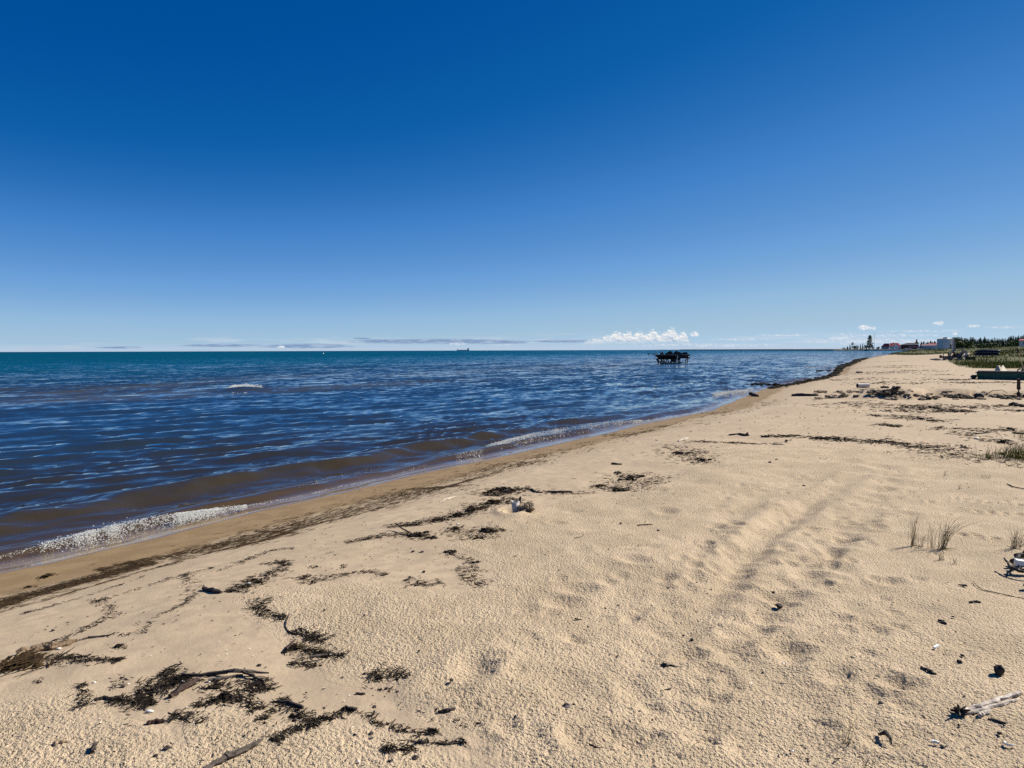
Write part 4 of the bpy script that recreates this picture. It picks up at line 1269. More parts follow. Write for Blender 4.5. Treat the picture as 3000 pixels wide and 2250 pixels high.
litter('wrack_litter', 'dark twig and weed litter left in wandering lines on the upper sand', [
    ([(1016, 1590, 4), (1102, 1572, 6), (1163, 1564, 7), (1216, 1568, 9), (1260, 1576, 8)], 420),
    ([(1180, 1545, 8), (1212, 1529, 9), (1293, 1525, 10), (1346, 1509, 12), (1391, 1492, 12), (1448, 1472, 12), (1509, 1460, 8)], 1500),
    ([(1300, 1548, 10), (1340, 1552, 12), (1395, 1578, 12), (1427, 1553, 8), (1468, 1549, 6)], 420),
    ([(1427, 1452, 8), (1470, 1440, 12), (1510, 1432, 7), (1548, 1430, 4)], 700),
    ([(1557, 1431, 5), (1602, 1442, 4), (1675, 1446, 4), (1740, 1442, 4)], 160),
    ([(1736, 1425, 4), (1775, 1426, 6), (1814, 1437, 7), (1854, 1427, 8), (1900, 1419, 6)], 380),
    ([(1872, 1384, 5), (1850, 1395, 12), (1846, 1405, 12), (1890, 1420, 8)], 450),
    ([(1926, 1303, 4), (1958, 1307, 5), (1989, 1325, 8), (1994, 1337, 8), (2053, 1348, 8), (2016, 1362, 5)], 420),
    ([(2016, 1294, 2), (2089, 1296, 2), (2152, 1298, 2.5), (2233, 1301, 2.5), (2288, 1301, 2.5)], 260),
    ([(2242, 1280, 2), (2301, 1276, 3), (2369, 1283, 4), (2423, 1285, 5), (2514, 1289, 5), (2582, 1296, 5), (2649, 1303, 5), (2695, 1308, 5), (2747, 1313, 7), (2820, 1311, 7)], 1300),
    ([(2720, 1318, 8), (2761, 1331, 9), (2835, 1343, 9), (2900, 1350, 10), (2990, 1352, 12)], 520),
    ([(2440, 1180, 3), (2491, 1184, 4), (2585, 1184, 5), (2644, 1190, 6), (2732, 1196, 6), (2791, 1196, 5), (2960, 1188, 4)], 900),
    ([(2560, 1195, 6), (2640, 1205, 7), (2732, 1205, 6), (2850, 1205, 5)], 480),
    ([(2540, 1218, 2), (2600, 1217, 3), (2673, 1225, 4), (2732, 1234, 4), (2775, 1235, 3)], 240),
    ([(2550, 1246, 2), (2614, 1250, 3), (2640, 1246, 4)], 110),
    ([(2730, 1255, 3), (2761, 1256, 3), (2800, 1266, 3), (2850, 1274, 4), (2938, 1296, 5)], 260),
    ([(2880, 1265, 4), (2950, 1260, 4), (3010, 1270, 4)], 160),
    ([(2476, 1163, 3), (2420, 1162, 3), (2497, 1143, 2), (2545, 1143, 2)], 190),
    ([(2482, 1118, 3), (2526, 1105, 5), (2545, 1112, 4)], 230),
    ([(2545, 1094, 1.5), (2570, 1087, 3), (2614, 1094, 2), (2703, 1096, 1.5), (2780, 1101, 1.2)], 330),
    ([(2470, 1127, 3), (2560, 1122, 3), (2700, 1124, 2)], 200),
    ([(2530, 1098, 2), (2640, 1088, 1.5), (2760, 1088, 1.2)], 260), ([(2500, 1082, 2), (2560, 1076, 2), (2640, 1070, 1.2)], 260),
    ([(2760, 1118, 2.5), (2880, 1123, 2.5), (2990, 1121, 2)], 260), ([(2700, 1112, 1.5), (2840, 1114, 1.5)], 160),
    ([(2540, 1072, 1.2), (2600, 1076, 1.0), (2640, 1080, .8)], 150),
    ([(2560, 1062, .8), (2590, 1058, .7), (2630, 1060, .6)], 120),
    # lower left
    ([(640, 1672, 3), (702, 1649, 4), (763, 1624, 4), (800, 1612, 3), (860, 1608, 2)], 180),
    ([(780, 1655, 5), (799, 1649, 6), (836, 1645, 3), (832, 1661, 4), (803, 1681, 8), (755, 1702, 13), (722, 1718, 12), (690, 1734, 8)], 1000),
    ([(763, 1753, 8), (775, 1771, 6), (735, 1779, 7), (763, 1791, 6), (795, 1808, 7), (828, 1812, 4)], 420),
    ([(881, 1844, 8), (909, 1864, 8), (950, 1877, 8)], 360),
    ([(852, 1901, 12), (900, 1905, 12), (946, 1921, 10), (1007, 1921, 8)], 560),
    ([(864, 1942, 8), (913, 1950, 8)], 130),
    ([(1090, 1975, 12), (1121, 1978, 16), (1150, 1990, 14), (1190, 1975, 12)], 300),
    ([(880, 1695, 6), (893, 1689, 8), (917, 1706, 8), (974, 1689, 6), (1039, 1681, 5), (1080, 1675, 3), (1125, 1685, 3)], 320),
    ([(1310, 1618, 4), (1393, 1645, 6), (1377, 1673, 9), (1414, 1718, 9), (1357, 1687, 5)], 260),
    ([(1198, 1698, 4), (1227, 1714, 6), (1288, 1706, 5)], 130),
    ([(812, 2056, 4), (850, 2080, 6), (885, 2094, 7), (917, 2129, 8)], 230),
    ([(1030, 2084, 4), (966, 2100, 6), (930, 2108, 5), (890, 2130, 5), (803, 2162, 10)], 360),
    ([(1080, 2100, 5), (1109, 2117, 5), (1162, 2137, 5), (1235, 2153, 6), (1267, 2147, 5)], 220),
    ([(1130, 2195, 10), (1170, 2190, 10), (1200, 2195, 8)], 150),
    ([(1223, 2176, 4), (1300, 2178, 3), (1357, 2178, 4)], 90),
    ([(0, 1960, 14), (60, 1945, 16), (127, 1928, 10), (163, 1934, 8), (203, 1932, 10), (250, 1937, 7), (290, 1938, 6), (340, 1938, 4)], 750),
    ([(250, 2006, 6), (255, 2020, 6), (248, 2046, 6), (250, 2069, 10)], 150),
    ([(410, 2030, 20), (450, 2020, 22), (510, 2014, 20), (540, 1990, 15)], 700),
    ([(336, 2050, 8), (380, 2058, 12), (416, 2060, 12), (440, 2062, 8)], 420),
    ([(480, 1970, 14), (510, 1970, 16), (530, 1990, 14)], 280),
    ([(580, 2068, 5), (633, 2052, 9), (669, 2042, 11), (705, 2050, 8), (741, 2068, 7), (757, 2080, 6)], 560),
    ([(615, 2010, 12), (690, 2010, 12), (731, 2020, 12), (788, 2024, 8), (760, 2000, 8)], 420),
    ([(510, 2100, 10), (545, 2095, 14), (590, 2115, 8)], 160),
    ([(763, 2107, 6), (788, 2104, 7), (840, 2050, 4)], 110),
    ([(100, 1900, 3), (200, 1868, 3), (300, 1820, 3), (335, 1800, 4), (315, 1778, 4), (300, 1752, 6), (270, 1760, 6)], 260),
    ([(318, 1864, 1.5), (420, 1855, 1.5), (424, 1840, 4), (428, 1822, 4), (480, 1798, 3), (540, 1770, 2), (565, 1740, 6), (555, 1700, 5), (545, 1682, 3)], 300),
    ([(270, 1770, 2), (340, 1745, 1.5), (430, 1720, 2), (520, 1690, 4), (620, 1665, 2)], 150),
    ([(80, 1795, 2), (140, 1780, 1.5), (260, 1745, 1.5), (420, 1690, 1.5)], 110),
], 'twig', 12, (.010, .075), (.0011, .0036), False, .38, 1.0)

litter('scattered_specks', 'small dark specks of twig and cone scattered over the whole beach', [
    ([(1500, 1900, 330), (2900, 1900, 330)], 420), ([(300, 2120, 110), (1300, 2120, 110)], 260), ([(1500, 1560, 90), (2900, 1430, 90)], 330),
    ([(900, 1640, 60), (1500, 1560, 60)], 200), ([(100, 1850, 50), (900, 1780, 60)], 130), ([(1900, 1260, 40), (2950, 1260, 40)], 220), ([(2500, 1120, 30), (2950, 1120, 30)], 160)],
    'darkwood', 13, (.006, .028), (.0020, .0050), False, 1.0)
litter('shell_bits', 'tiny pale chips of shell scattered over the sand', [
    ([(1500, 1900, 330), (2900, 1900, 330)], 150), ([(300, 2000, 160), (1300, 2000, 160)], 130), ([(2700, 1500, 130), (3000, 1500, 130)], 160), ([(500, 1760, 60), (1500, 1560, 60)], 60)],
    'shell', 14, (.006, .016), (.0018, .0040), False, 1.0)

# black bank of washed-up weed further along the water's edge
rg = np.random.default_rng(21)
wb = B()
WL = [(2255, 1131, 3), (2300, 1125, 5), (2340, 1119, 6), (2400, 1108, 7), (2436, 1098, 7), (2452, 1086, 8), (2466, 1074, 7), (2492, 1064, 4), (2515, 1057, 3), (2535, 1053, 1.5)]
for i in range(len(WL) - 1):
    a, b = WL[i], WL[i + 1]
    for k in range(85):
        t = rg.random()
        px, py, hw = (a[q] + (b[q] - a[q]) * t for q in range(3))
        p = on_plane(px + rg.normal(0, 3), py + rg.normal(0, .5) * hw - 1, .15); p.z = gz(p.x, p.y)
        dd = p.length
        s = rg.uniform(.03, .085) * dd / 40
        wb.blob((p.x, p.y, p.z + s * .2), (s * 1.9, s * 1.5, s * rg.uniform(.3, .6)), int(rg.integers(1e6)), .4, 6, 4)
tag(wb.build('weed_bank', 'wetweed'), 'black bank of washed-up weed along the far water edge', kind='stuff')
# drifting weed at the surface and rocks awash
for k, (px, py, w, lb) in enumerate(((2235, 1127, 40, 'dark raft of floating weed just off the beach'), (2413, 1086, 22, 'small dark weed patch floating off the black weed bank'))):
    b = B()
    p = on_plane(px, py, 0)
    for i in range(40):
        s = w * p.y / F * .10
        b.blob((rg.normal(0, w * p.y / F * .35), rg.normal(0, w * p.y / F * .5), .02), (s * 1.8, s, .06), int(rg.integers(1e6)), .4, 6, 4)
    tag(b.build('weed_raft', 'wetweed', None, p), lb, 'weed raft', 'weed rafts')


def sticks(name, label, cat, pts, r, m, group=None, lift=None, n=7, rough=.18, parent=None, seed=1, taper=None):
    """a stick through picture points lying on the sand; r in metres (one value or one per point)"""
    W3 = [at(q[0], q[1]) for q in pts]
    rr = list(r) if isinstance(r, (list, tuple)) else [r] * len(W3)
    o0 = W3[0].copy()
    # refine so it can be uneven
    P, Q = [], []
    r_ = random.Random(seed)
    for i in range(len(W3) - 1):
        for k in range(4):
            t = k / 4
            p = W3[i].lerp(W3[i + 1], t)
            q = rr[i] + (rr[i + 1] - rr[i]) * t
            lf_ = 0 if lift is None else lift[i] + (lift[i + 1] - lift[i]) * t
            P.append(p + Vector((r_.uniform(-.4, .4) * q, r_.uniform(-.4, .4) * q, q * .6 + lf_ + r_.uniform(-.2, .2) * q)))
            Q.append(q * r_.uniform(.85, 1.15))
    P.append(W3[-1] + Vector((0, 0, rr[-1] * .6 + (lift[-1] if lift else 0)))); Q.append(rr[-1] * .7)
    b = B().tube([p - o0 for p in P], Q, n, seed, rough)
    if parent is not None:
        return b.build(name, m, parent, o0 - Vector(parent.location))
    return tag(b.build(name, m, None, o0), label, cat, group)


def clump(name, label, cat, px, py, w, h, n, m, group=None, seed=0, Lr=(.10, .55), rr=(.0010, .0033), lump=.45, along=None):
    """a tangle of twigs and weed, w by h picture pixels"""
    rg = np.random.default_rng(seed + 1000)
    c = at(px, py)
    Wm = w * c.y / F / 2
    Hm = max(.012, abs((on_plane(px, py + h / 2, c.z) - on_plane(px, py - h / 2, c.z)).length) / 2)
    az0, _, _ = scale_at(c)
    kc = rg.normal(0, .38, (7, 2)); kk = rg.integers(0, 7, n); sp_ = np.where(rg.random(n) < .35, .6, .17)
    P = np.stack([(kc[kk, 0] + rg.normal(0, 1, n) * sp_) * Wm, (kc[kk, 1] + rg.normal(0, 1, n) * sp_) * Hm, np.zeros(n)], 1)
    R2 = np.array(((math.cos(az0), -math.sin(az0)), (math.sin(az0), math.cos(az0))))
    P[:, :2] = P[:, :2] @ R2.T
    sc = max(.7, min(2.2, c.y / 6))
    L = rg.uniform(Lr[0], Lr[1], n) * min(Wm, .16 * sc); Rv = rg.uniform(rr[0], rr[1], n) * sc
    kb = max(2, int(n * .09)); L[:kb] *= 1.7; Rv[:kb] *= 2.0
    e = 1 - np.clip((P[:, 0] ** 2 + P[:, 1] ** 2) / (max(Wm, Hm) ** 2), 0, 1)
    P[:, 2] = ground(P[:, 0] + c.x, P[:, 1] + c.y) - c.z + Rv * .5 + rg.random(n) * e * lump * min(.05, Wm * .5)
    base = None
    if along:
        q = at(*along); base = math.atan2(q.y - c.y, q.x - c.x)
    V, Fc = twig_arrays(P, dirs(rg, n, base, .22, .3), L, Rv, rg, .2)
    b = B()
    for i in range(max(2, int(n * .05))):
        k = rg.integers(0, n); s = rg.uniform(.10, .24) * min(Wm, Hm * 2, .12)
        b.blob((P[k, 0], P[k, 1], P[k, 2] * .5 + s * .2), (s * 1.4, s, s * .6), int(rg.integers(1e6)), .35, 6, 4)
    Vb = np.array(b.v); tri = [q for q in b.f if len(q) == 3]; quad = [q for q in b.f if len(q) == 4]
    quads = np.array(quad + [(q[0], q[1], q[2], q[2]) for q in tri]) + len(V)
    Vall = np.concatenate([V, Vb])
    fl = [tuple(q) for q in Fc] + [tuple(i + len(V) for i in q) for q in b.f]
    me = bpy.data.meshes.new(name); me.from_pydata(Vall.tolist(), [], fl); me.update()
    return tag(link_mesh(name, me, MAT[m], None, c), label, cat, group)


G1 = 'tangles of dark weed and twigs on the sand'
CL = [  # px, py, w, h, n, material, name, label
    (755, 1704, 60, 22, 150, 'weed', 'weed_tangle', 'long black weed tangle at the pointed corner of the loose sand, beside the black log'),
    (720, 1720, 45, 16, 90, 'weed', 'weed_tangle', 'lower tip of the black weed tangle where loose sand begins'),
    (917, 1661, 32, 12, 60, 'weed', 'weed_tangle', 'compact black weed pad above the loose sand, left of a fan-shaped one'),
    (1007, 1662, 28, 20, 50, 'weed_brown', 'weed_tangle', 'fan-shaped brownish weed tuft standing right of the black pad'),
    (893, 1690, 46, 18, 70, 'weed', 'weed_tangle', 'ragged black tangle below the compact pad at the loose sand edge'),
    (918, 1707, 30, 12, 40, 'weed', 'weed_tangle', 'small black tangle under the ragged one at the loose sand edge'),
    (775, 1793, 44, 16, 60, 'weed', 'weed_tangle', 'black tangle on the left edge of the loose sand above the curved twig'),
    (880, 1846, 30, 26, 60, 'weed', 'weed_tangle', 'upright black tuft at the right end of the curved twig'),
    (925, 1868, 70, 18, 90, 'twig', 'twig_pile', 'spread of dark twigs right of the upright tuft'),
    (855, 1901, 62, 30, 150, 'weed_brown', 'weed_tangle', 'large dark weed heap with a red brown piece, left of centre below the curved twig'),
    (945, 1918, 70, 24, 110, 'twig', 'twig_pile', 'loose pile of thin twigs right of the large dark weed heap'),
    (912, 1952, 42, 26, 60, 'weed', 'root_lump', 'dark root lump below the pile of thin twigs'),
    (1128, 2020, 44, 20, 70, 'weed', 'root_lump', 'dark knotty lump under the dotted patch of bits'),
    (1247, 2037, 40, 26, 70, 'weed', 'root_lump', 'black knotted lump on the boundary of the loose sand, right of centre bottom'),
    (1275, 2078, 18, 22, 34, 'weed', 'root_lump', 'black lump at the left end of a short stick near the bottom'),
    (1340, 2109, 22, 12, 24, 'darkwood', 'weed_lump', 'rounded black lump right of the short stick near the bottom'),
    (1357, 2127, 26, 9, 22, 'darkwood', 'weed_lump', 'flat black piece directly below the rounded black lump'),
    (1401, 2123, 30, 11, 24, 'darkwood', 'weed_lump', 'flat black piece right of the rounded black lump'),
    (1267, 2147, 18, 12, 20, 'weed_brown', 'weed_lump', 'round brown lump at the lower boundary of the washed sand'),
    (1100, 2074, 30, 18, 44, 'darkwood', 'root_lump', 'dark angular lump alone on the washed sand near the bottom'),
    (954, 2075, 16, 11, 22, 'weed', 'weed_lump', 'small round black lump left of the angular lump'),
    (885, 2096, 64, 20, 110, 'weed', 'weed_tangle', 'black tangle with white shell bits at the bottom, left of the round lump'),
    (955, 2104, 46, 16, 60, 'twig', 'twig_pile', 'dark twig pile on the slope of the sand mound at the bottom'),
    (1378, 1674, 44, 16, 60, 'weed', 'weed_tangle', 'black tangle on the smooth hollow in the loose sand'),
    (1395, 1648, 36, 12, 34, 'weed', 'weed_tangle', 'small tangle above the black one in the smooth hollow'),
    (1412, 1718, 44, 14, 40, 'weed', 'weed_tangle', 'small tangle below the black one in the smooth hollow'),
    (1320, 1619, 46, 12, 44, 'weed', 'weed_tangle', 'thin tangle at the upper left of the smooth hollow'),
    (1228, 1714, 52, 14, 54, 'twig', 'twig_pile', 'flat fan of twigs at the lower edge of the smooth hollow'),
    (1290, 1526, 50, 12, 90, 'weed', 'weed_tangle', 'black weed bar in the middle of the upper wrack line'),
    (1345, 1510, 56, 16, 120, 'weed', 'weed_tangle', 'thick black weed in the wrack line left of the white pail'),
    (1395, 1492, 60, 18, 130, 'weed_brown', 'weed_tangle', 'thick brown black weed nearest the white pail in the wrack line'),
    (1448, 1472, 52, 16, 110, 'weed_brown', 'weed_tangle', 'weed mass right behind the white pail'),
    (1470, 1438, 84, 15, 160, 'weed', 'weed_tangle', 'dense black weed patch above and left of the white pail'),
    (1218, 1568, 60, 12, 100, 'twig', 'twig_pile', 'bundle of dark twigs with one long straight twig sticking out'),
    (1262, 1577, 40, 9, 50, 'twig', 'twig_pile', 'smaller twig bundle right of the one with the long straight twig'),
    (1334, 1551, 42, 14, 60, 'weed', 'weed_tangle', 'weed tangle with a white fleck below the wrack line'),
    (1395, 1579, 44, 12, 50, 'weed', 'weed_tangle', 'slanting weed tangle below the one with a white fleck'),
    (1430, 1556, 70, 12, 60, 'weed', 'weed_tangle', 'thin long weed tangle below the white pail'),
    (1810, 1388, 26, 12, 40, 'weed', 'weed_tangle', 'black hump of weed left of the broad dark patch'),
    (1848, 1399, 60, 22, 140, 'twig', 'twig_pile', 'broad dark twig patch in the middle of the beach'),
    (1814, 1436, 60, 9, 60, 'weed', 'weed_tangle', 'long weed tangle under the broad dark twig patch'),
    (1752, 1424, 40, 8, 44, 'weed', 'weed_tangle', 'weed tangle at the left end below the broad dark patch'),
    (1990, 1330, 46, 14, 90, 'weed', 'weed_tangle', 'weed tangle where the wrack line bends near the pale chip'),
    (2052, 1348, 60, 10, 70, 'twig', 'twig_pile', 'right-pointing fan of twigs below the bend of the wrack line'),
    (2303, 1293, 22, 8, 26, 'weed', 'weed_lump', 'small black hump in the long thin wrack line'),
    (2400, 1284, 60, 7, 60, 'weed', 'weed_tangle', 'dark weed strip in the long thin wrack line right of the hump'),
    (2822, 1309, 34, 12, 44, 'weed', 'weed_tangle', 'dark weed hump near the right grass patch'),
    (2938, 1296, 56, 10, 80, 'weed', 'weed_tangle', 'flat black weed mat above the green grass at the right edge'),
    (2956, 1258, 40, 7, 34, 'weed', 'weed_tangle', 'thin dark weed streak near the right edge'),
    (2928, 1250, 10, 8, 14, 'weed', 'weed_lump', 'small round weed ball with a thin tail on bare sand at right'),
    (2700, 1226, 40, 6, 40, 'weed', 'weed_tangle', 'curved black weed streak below the sand bank'),
    (2738, 1234, 50, 5, 40, 'weed', 'weed_tangle', 'lower black weed streak below the sand bank'),
    (2620, 1250, 40, 4, 34, 'weed', 'weed_tangle', 'low weed streak below the left end of the sand bank'),
    (145, 1690, 50, 22, 150, 'weed_brown', 'weed_tangle', 'brown weed bunch lying alone on the wet sand at left'),
    (85, 1722, 40, 12, 60, 'weed_brown', 'weed_tangle', 'small brown weed bunch between the strand line and the wet sand'),
    (354, 1896, 54, 18, 110, 'weed', 'weed_tangle', 'dark oval weed pad on bare washed sand at left'),
    (352, 2006, 62, 36, 90, 'darkwood', 'bark_lump', 'dark broken bark lump on bare sand left of the stick pile'),
    (112, 1996, 30, 20, 40, 'weed', 'weed_tangle', 'small slanted weed bit at the far left above the loose mound'),
    (512, 1966, 44, 26, 80, 'weed', 'weed_tangle', 'black tuft at the top of the stick pile'),
    (416, 2058, 66, 22, 120, 'weed', 'weed_tangle', 'dark tangle with upright bits below the fine litter'),
    (660, 2044, 84, 20, 190, 'weed', 'weed_tangle', 'arched black weed heap on the crest of the small sand mound'),
    (625, 2012, 70, 16, 110, 'weed', 'weed_tangle', 'black weed under the crossed sticks'),
    (730, 2018, 36, 16, 50, 'weed', 'weed_tangle', 'black lump at the right end of the crossed sticks'),
    (748, 2076, 30, 14, 40, 'weed', 'weed_lump', 'small black lump on the right flank of the sand mound'),
    (776, 2106, 40, 20, 44, 'twig', 'twig_pile', 'scattered twig bits right of the small sand mound'),
    (545, 2098, 60, 26, 60, 'darkwood', 'twig_pile', 'scatter of short dark sticks left of the sand mound'),
    (266, 1916, 13, 10, 16, 'weed', 'weed_lump', 'tiny black lump below the peeling bark log'),
    (332, 1929, 28, 9, 22, 'twig', 'twig_pile', 'tiny twig pair right of the bark log'),
    (1490, 0, 0, 0, 0, '', '', ''),
]
for k, (px, py, w, h, n, m, nm, lb) in enumerate(CL):
    if n: clump(nm, lb, {'weed_tangle': 'weed', 'twig_pile': 'twigs', 'root_lump': 'root', 'weed_lump': 'weed', 'bark_lump': 'bark'}[nm], px, py, w, h, int(n * (.62 if py > 1640 else 1.4)), m, G1, k)
clump('reed_bundle', 'bundle of long dark reeds at the left edge beside the peeling bark log', 'reeds', 62, 1950, 150, 40, 220, 'weed_brown', None, 200, (.6, 1.6), (.0018, .0038), .9, (127, 1922))

G2 = 'small dark bits dotted over the sand'
for k, (px, py, w, h) in enumerate(((1068, 1975, 12, 7), (1190, 1990, 14, 9), (1165, 2028, 9, 6), (1003, 1987, 9, 6), (1088, 2150, 14, 10), (1218, 2223, 20, 16), (1145, 2233, 16, 9), (490, 2194, 20, 11), (455, 2217, 14, 8), (155, 1848, 10, 7), (760, 1950, 12, 6), (1237, 1618, 10, 6), (1210, 1617, 10, 6),
                                    (1201, 1692, 9, 8), (1189, 1701, 9, 8), (1242, 1676, 11, 6), (951, 1788, 8, 6), (1068, 1803, 7, 5), (1227, 1908, 9, 6), (1323, 1994, 12, 8), (1660, 2070, 20, 11), (1681, 2064, 7, 8), (1773, 1783, 8, 7), (2002, 1863, 8, 7), (2027, 1876, 12, 10), (2068, 1875, 8, 6),
                                    (2210, 1908, 9, 12), (2296, 1947, 13, 6), (2282, 1778, 20, 14), (2265, 1736, 9, 4), (2355, 1425, 10, 7), (2256, 1355, 8, 5), (2275, 1347, 8, 5), (1929, 1555, 8, 6), (1819, 1534, 8, 5), (1800, 1555, 7, 6), (2582, 2065, 18, 12), (2810, 2126, 10, 7), (2928, 2150, 14, 10),
                                    (2760, 2188, 13, 8), (2825, 2040, 8, 6), (2497, 1930, 14, 6), (2525, 1945, 8, 5), (2612, 1959, 8, 5), (2820, 1922, 12, 9), (2812, 1941, 16, 9), (2792, 1808, 8, 5))):
    p = at(px, py)
    s = w * p.y / F / 2
    b = B().blob((0, 0, s * .35), (s, s * 1.1, max(.004, s * .6)), 300 + k, .3, 7, 5)
    tag(b.build('debris_bit', 'darkwood' if k % 3 else 'stone', None, p), 'small dark bit lying alone on bare sand', 'debris', G2)

# ------------------------------------------------------------------ driftwood, one by one
sticks('driftwood_branch', 'large grey driftwood branch with a dark knot at the bottom edge, left of centre', 'driftwood', [(598, 2258), (660, 2223), (668, 2219), (745, 2187), (772, 2163)], [.010, .011, .015, .011, .002], 'greywood', 'driftwood sticks', seed=3)
o = sticks('peeling_log', 'short log with peeling brown bark lying at the left edge', 'log', [(54, 1921), (120, 1906), (190, 1892), (226, 1879)], [.020, .024, .022, .012], 'bark', 'driftwood sticks', n=9, seed=4, rough=.25)
sticks('dark_stick', 'thin dark stick right of the peeling log', 'driftwood', [(231, 1878), (262, 1870), (320, 1863)], [.006, .008, .005], 'greywood', 'driftwood sticks', seed=5)
sticks('pale_reed', 'pale bent reed across the reed bundle at the left edge', 'driftwood', [(-8, 1974), (40, 1944), (64, 1927), (78, 1913)], [.006, .006, .005, .004], 'tanwood', 'driftwood sticks', lift=[.01, .03, .03, .01], seed=6)
sticks('black_log', 'short black log lying alone on washed sand', 'log', [(598, 1727), (620, 1733), (648, 1739)], [.018, .017, .015], 'darkwood', 'driftwood sticks', n=9, seed=7)
sticks('crossed_stick', 'topmost long stick of the crossed pile, reaching left', 'driftwood', [(538, 1982), (600, 1980), (668, 1973)], [.010, .008, .003], 'darkwood', 'driftwood sticks', seed=8)
sticks('crossed_stick', 'long pale-edged stick of the crossed pile, reaching furthest right', 'driftwood', [(592, 1979), (690, 1979), (788, 1980)], [.008, .010, .006], 'greywood', 'driftwood sticks', lift=[.0, .02, .012], seed=9)
sticks('crossed_stick', 'stick slanting down left in the crossed pile', 'driftwood', [(611, 1997), (650, 1990), (712, 1979)], [.010, .009, .006], 'greywood', 'driftwood sticks', seed=10)
sticks('crossed_stick', 'dark stick slanting down right in the crossed pile', 'driftwood', [(709, 1981), (740, 1988), (775, 1998)], [.007, .008, .005], 'darkwood', 'driftwood sticks', lift=[.02, .01, .0], seed=11)
sticks('crossed_stick', 'thin stick along the right side of the crossed pile', 'driftwood', [(690, 2000), (730, 1992), (786, 1986)], [.004, .005, .003], 'darkwood', 'driftwood sticks', seed=12)
sticks('red_brown_plank', 'red brown split plank slanting below the crossed pile', 'driftwood', [(499, 2046), (535, 2022), (582, 1994)], [.012, .018, .014], 'redwood', 'driftwood sticks', n=5, seed=13)
sticks('short_stick', 'short dark stick left of the fine litter on the washed sand', 'driftwood', [(279, 2053), (305, 2047), (340, 2051)], [.008, .009, .008], 'darkwood', 'driftwood sticks', seed=14)
sticks('short_stick', 'short brown stick on the washed sand below the crossed pile', 'driftwood', [(429, 2122), (455, 2118), (482, 2117)], [.010, .011, .010], 'redwood', 'driftwood sticks', seed=15)
sticks('short_stick', 'curved dark stick on the washed sand right of the mound', 'driftwood', [(812, 2058), (850, 2062), (888, 2074)], [.007, .010, .008], 'darkwood', 'driftwood sticks', seed=16)
sticks('short_stick', 'stubby dark stick with a thin tail near the bottom middle', 'driftwood', [(992, 2084), (1012, 2078), (1046, 2081)], [.003, .010, .010], 'darkwood', 'driftwood sticks', seed=17)
sticks('short_stick', 'short stick beside the black lump at the bottom middle', 'driftwood', [(1283, 2088), (1310, 2084), (1334, 2079)], [.006, .008, .006], 'darkwood', 'driftwood sticks', seed=18)
sticks('short_stick', 'thin stick with a branched end at the bottom middle', 'driftwood', [(1278, 2180), (1320, 2182), (1357, 2176)], [.005, .005, .003], 'darkwood', 'driftwood sticks', seed=19)
sticks('short_stick', 'stub left of the thin branched stick at the bottom middle', 'driftwood', [(1223, 2176), (1250, 2176)], [.008, .007], 'darkwood', 'driftwood sticks', seed=20)
sticks('short_stick', 'small stub alone on the washed sand near the dotted patch', 'driftwood', [(1043, 2036), (1070, 2035)], [.007, .007], 'darkwood', 'driftwood sticks', seed=21)
sticks('curved_twig', 'long curved twig on the edge of the loose sand', 'twig', [(848, 1800), (838, 1822), (836, 1836), (845, 1852), (862, 1859), (905, 1862)], [.003, .004, .004, .004, .004, .003], 'darkwood', 'driftwood sticks', n=5, seed=22)
sticks('red_brown_chip', 'red brown chip on top of the large weed heap', 'driftwood', [(836, 1910), (862, 1884)], [.009, .007], 'redwood', 'driftwood sticks', lift=[.008, .010], seed=23)
sticks('short_stick', 'flat stick lying across the pile of thin twigs', 'driftwood', [(905, 1938), (960, 1930)], [.007, .006], 'greywood', 'driftwood sticks', lift=[.02, .02], seed=24)
sticks('buried_chip', 'pale chip half buried in the loose mound at lower left', 'driftwood', [(157, 2182), (178, 2176), (198, 2174)], [.010, .011, .006], 'tanwood', 'driftwood sticks', seed=25)
sticks('buried_chip', 'dark curved chip standing in the loose mound at lower left', 'driftwood', [(270, 2206), (275, 2190), (290, 2180)], [.008, .009, .003], 'darkwood', 'driftwood sticks', lift=[0, .004, .010], seed=26)
sticks('dark_stick', 'black knobbly stick alone on loose sand, right of centre', 'driftwood', [(1939, 1952), (1965, 1958), (1996, 1962)], [.012, .010, .010], 'darkwood', 'driftwood sticks', n=8, seed=27, rough=.3)
sticks('dark_twig', 'small dark twig below the black knobbly stick', 'twig', [(1936, 2027), (1966, 2018)], [.005, .004], 'darkwood', 'driftwood sticks', seed=28)
sticks('dark_twig', 'tiny twig at mid right below the old footprints', 'twig', [(1683, 1814), (1705, 1817)], [.005, .003], 'darkwood', 'driftwood sticks', seed=29)
sticks('dark_twig', 'tiny slanting twig left of the black knobbly stick', 'twig', [(1804, 1930), (1812, 1919)], [.005, .004], 'darkwood', 'driftwood sticks', seed=30)
sticks('dark_twig', 'small slanting twig above the shoe print', 'twig', [(2184, 1738), (2198, 1733)], [.006, .005], 'darkwood', 'driftwood sticks', seed=31)
sticks('thin_twig', 'fine pale twig at the lower right of the loose sand', 'twig', [(1728, 2182), (1745, 2192), (1768, 2194)], [.004, .005, .004], 'redwood', 'driftwood sticks', seed=32)
sticks('curled_twig', 'curled tan twig near the grass sprig at lower right', 'twig', [(2600, 2098), (2598, 2090), (2622, 2086), (2650, 2084)], [.004, .005, .005, .004], 'tanwood', 'driftwood sticks', seed=33)
sticks('thin_twig', 'thin dark twig near the bottom right', 'twig', [(2739, 2209), (2755, 2214), (2788, 2218)], [.003, .004, .004], 'darkwood', 'driftwood sticks', seed=34)
sticks('dark_crescent', 'dark crescent of bark half buried at right', 'driftwood', [(2748, 1818), (2760, 1822), (2772, 1829)], [.004, .009, .007], 'darkwood', 'driftwood sticks', seed=35)
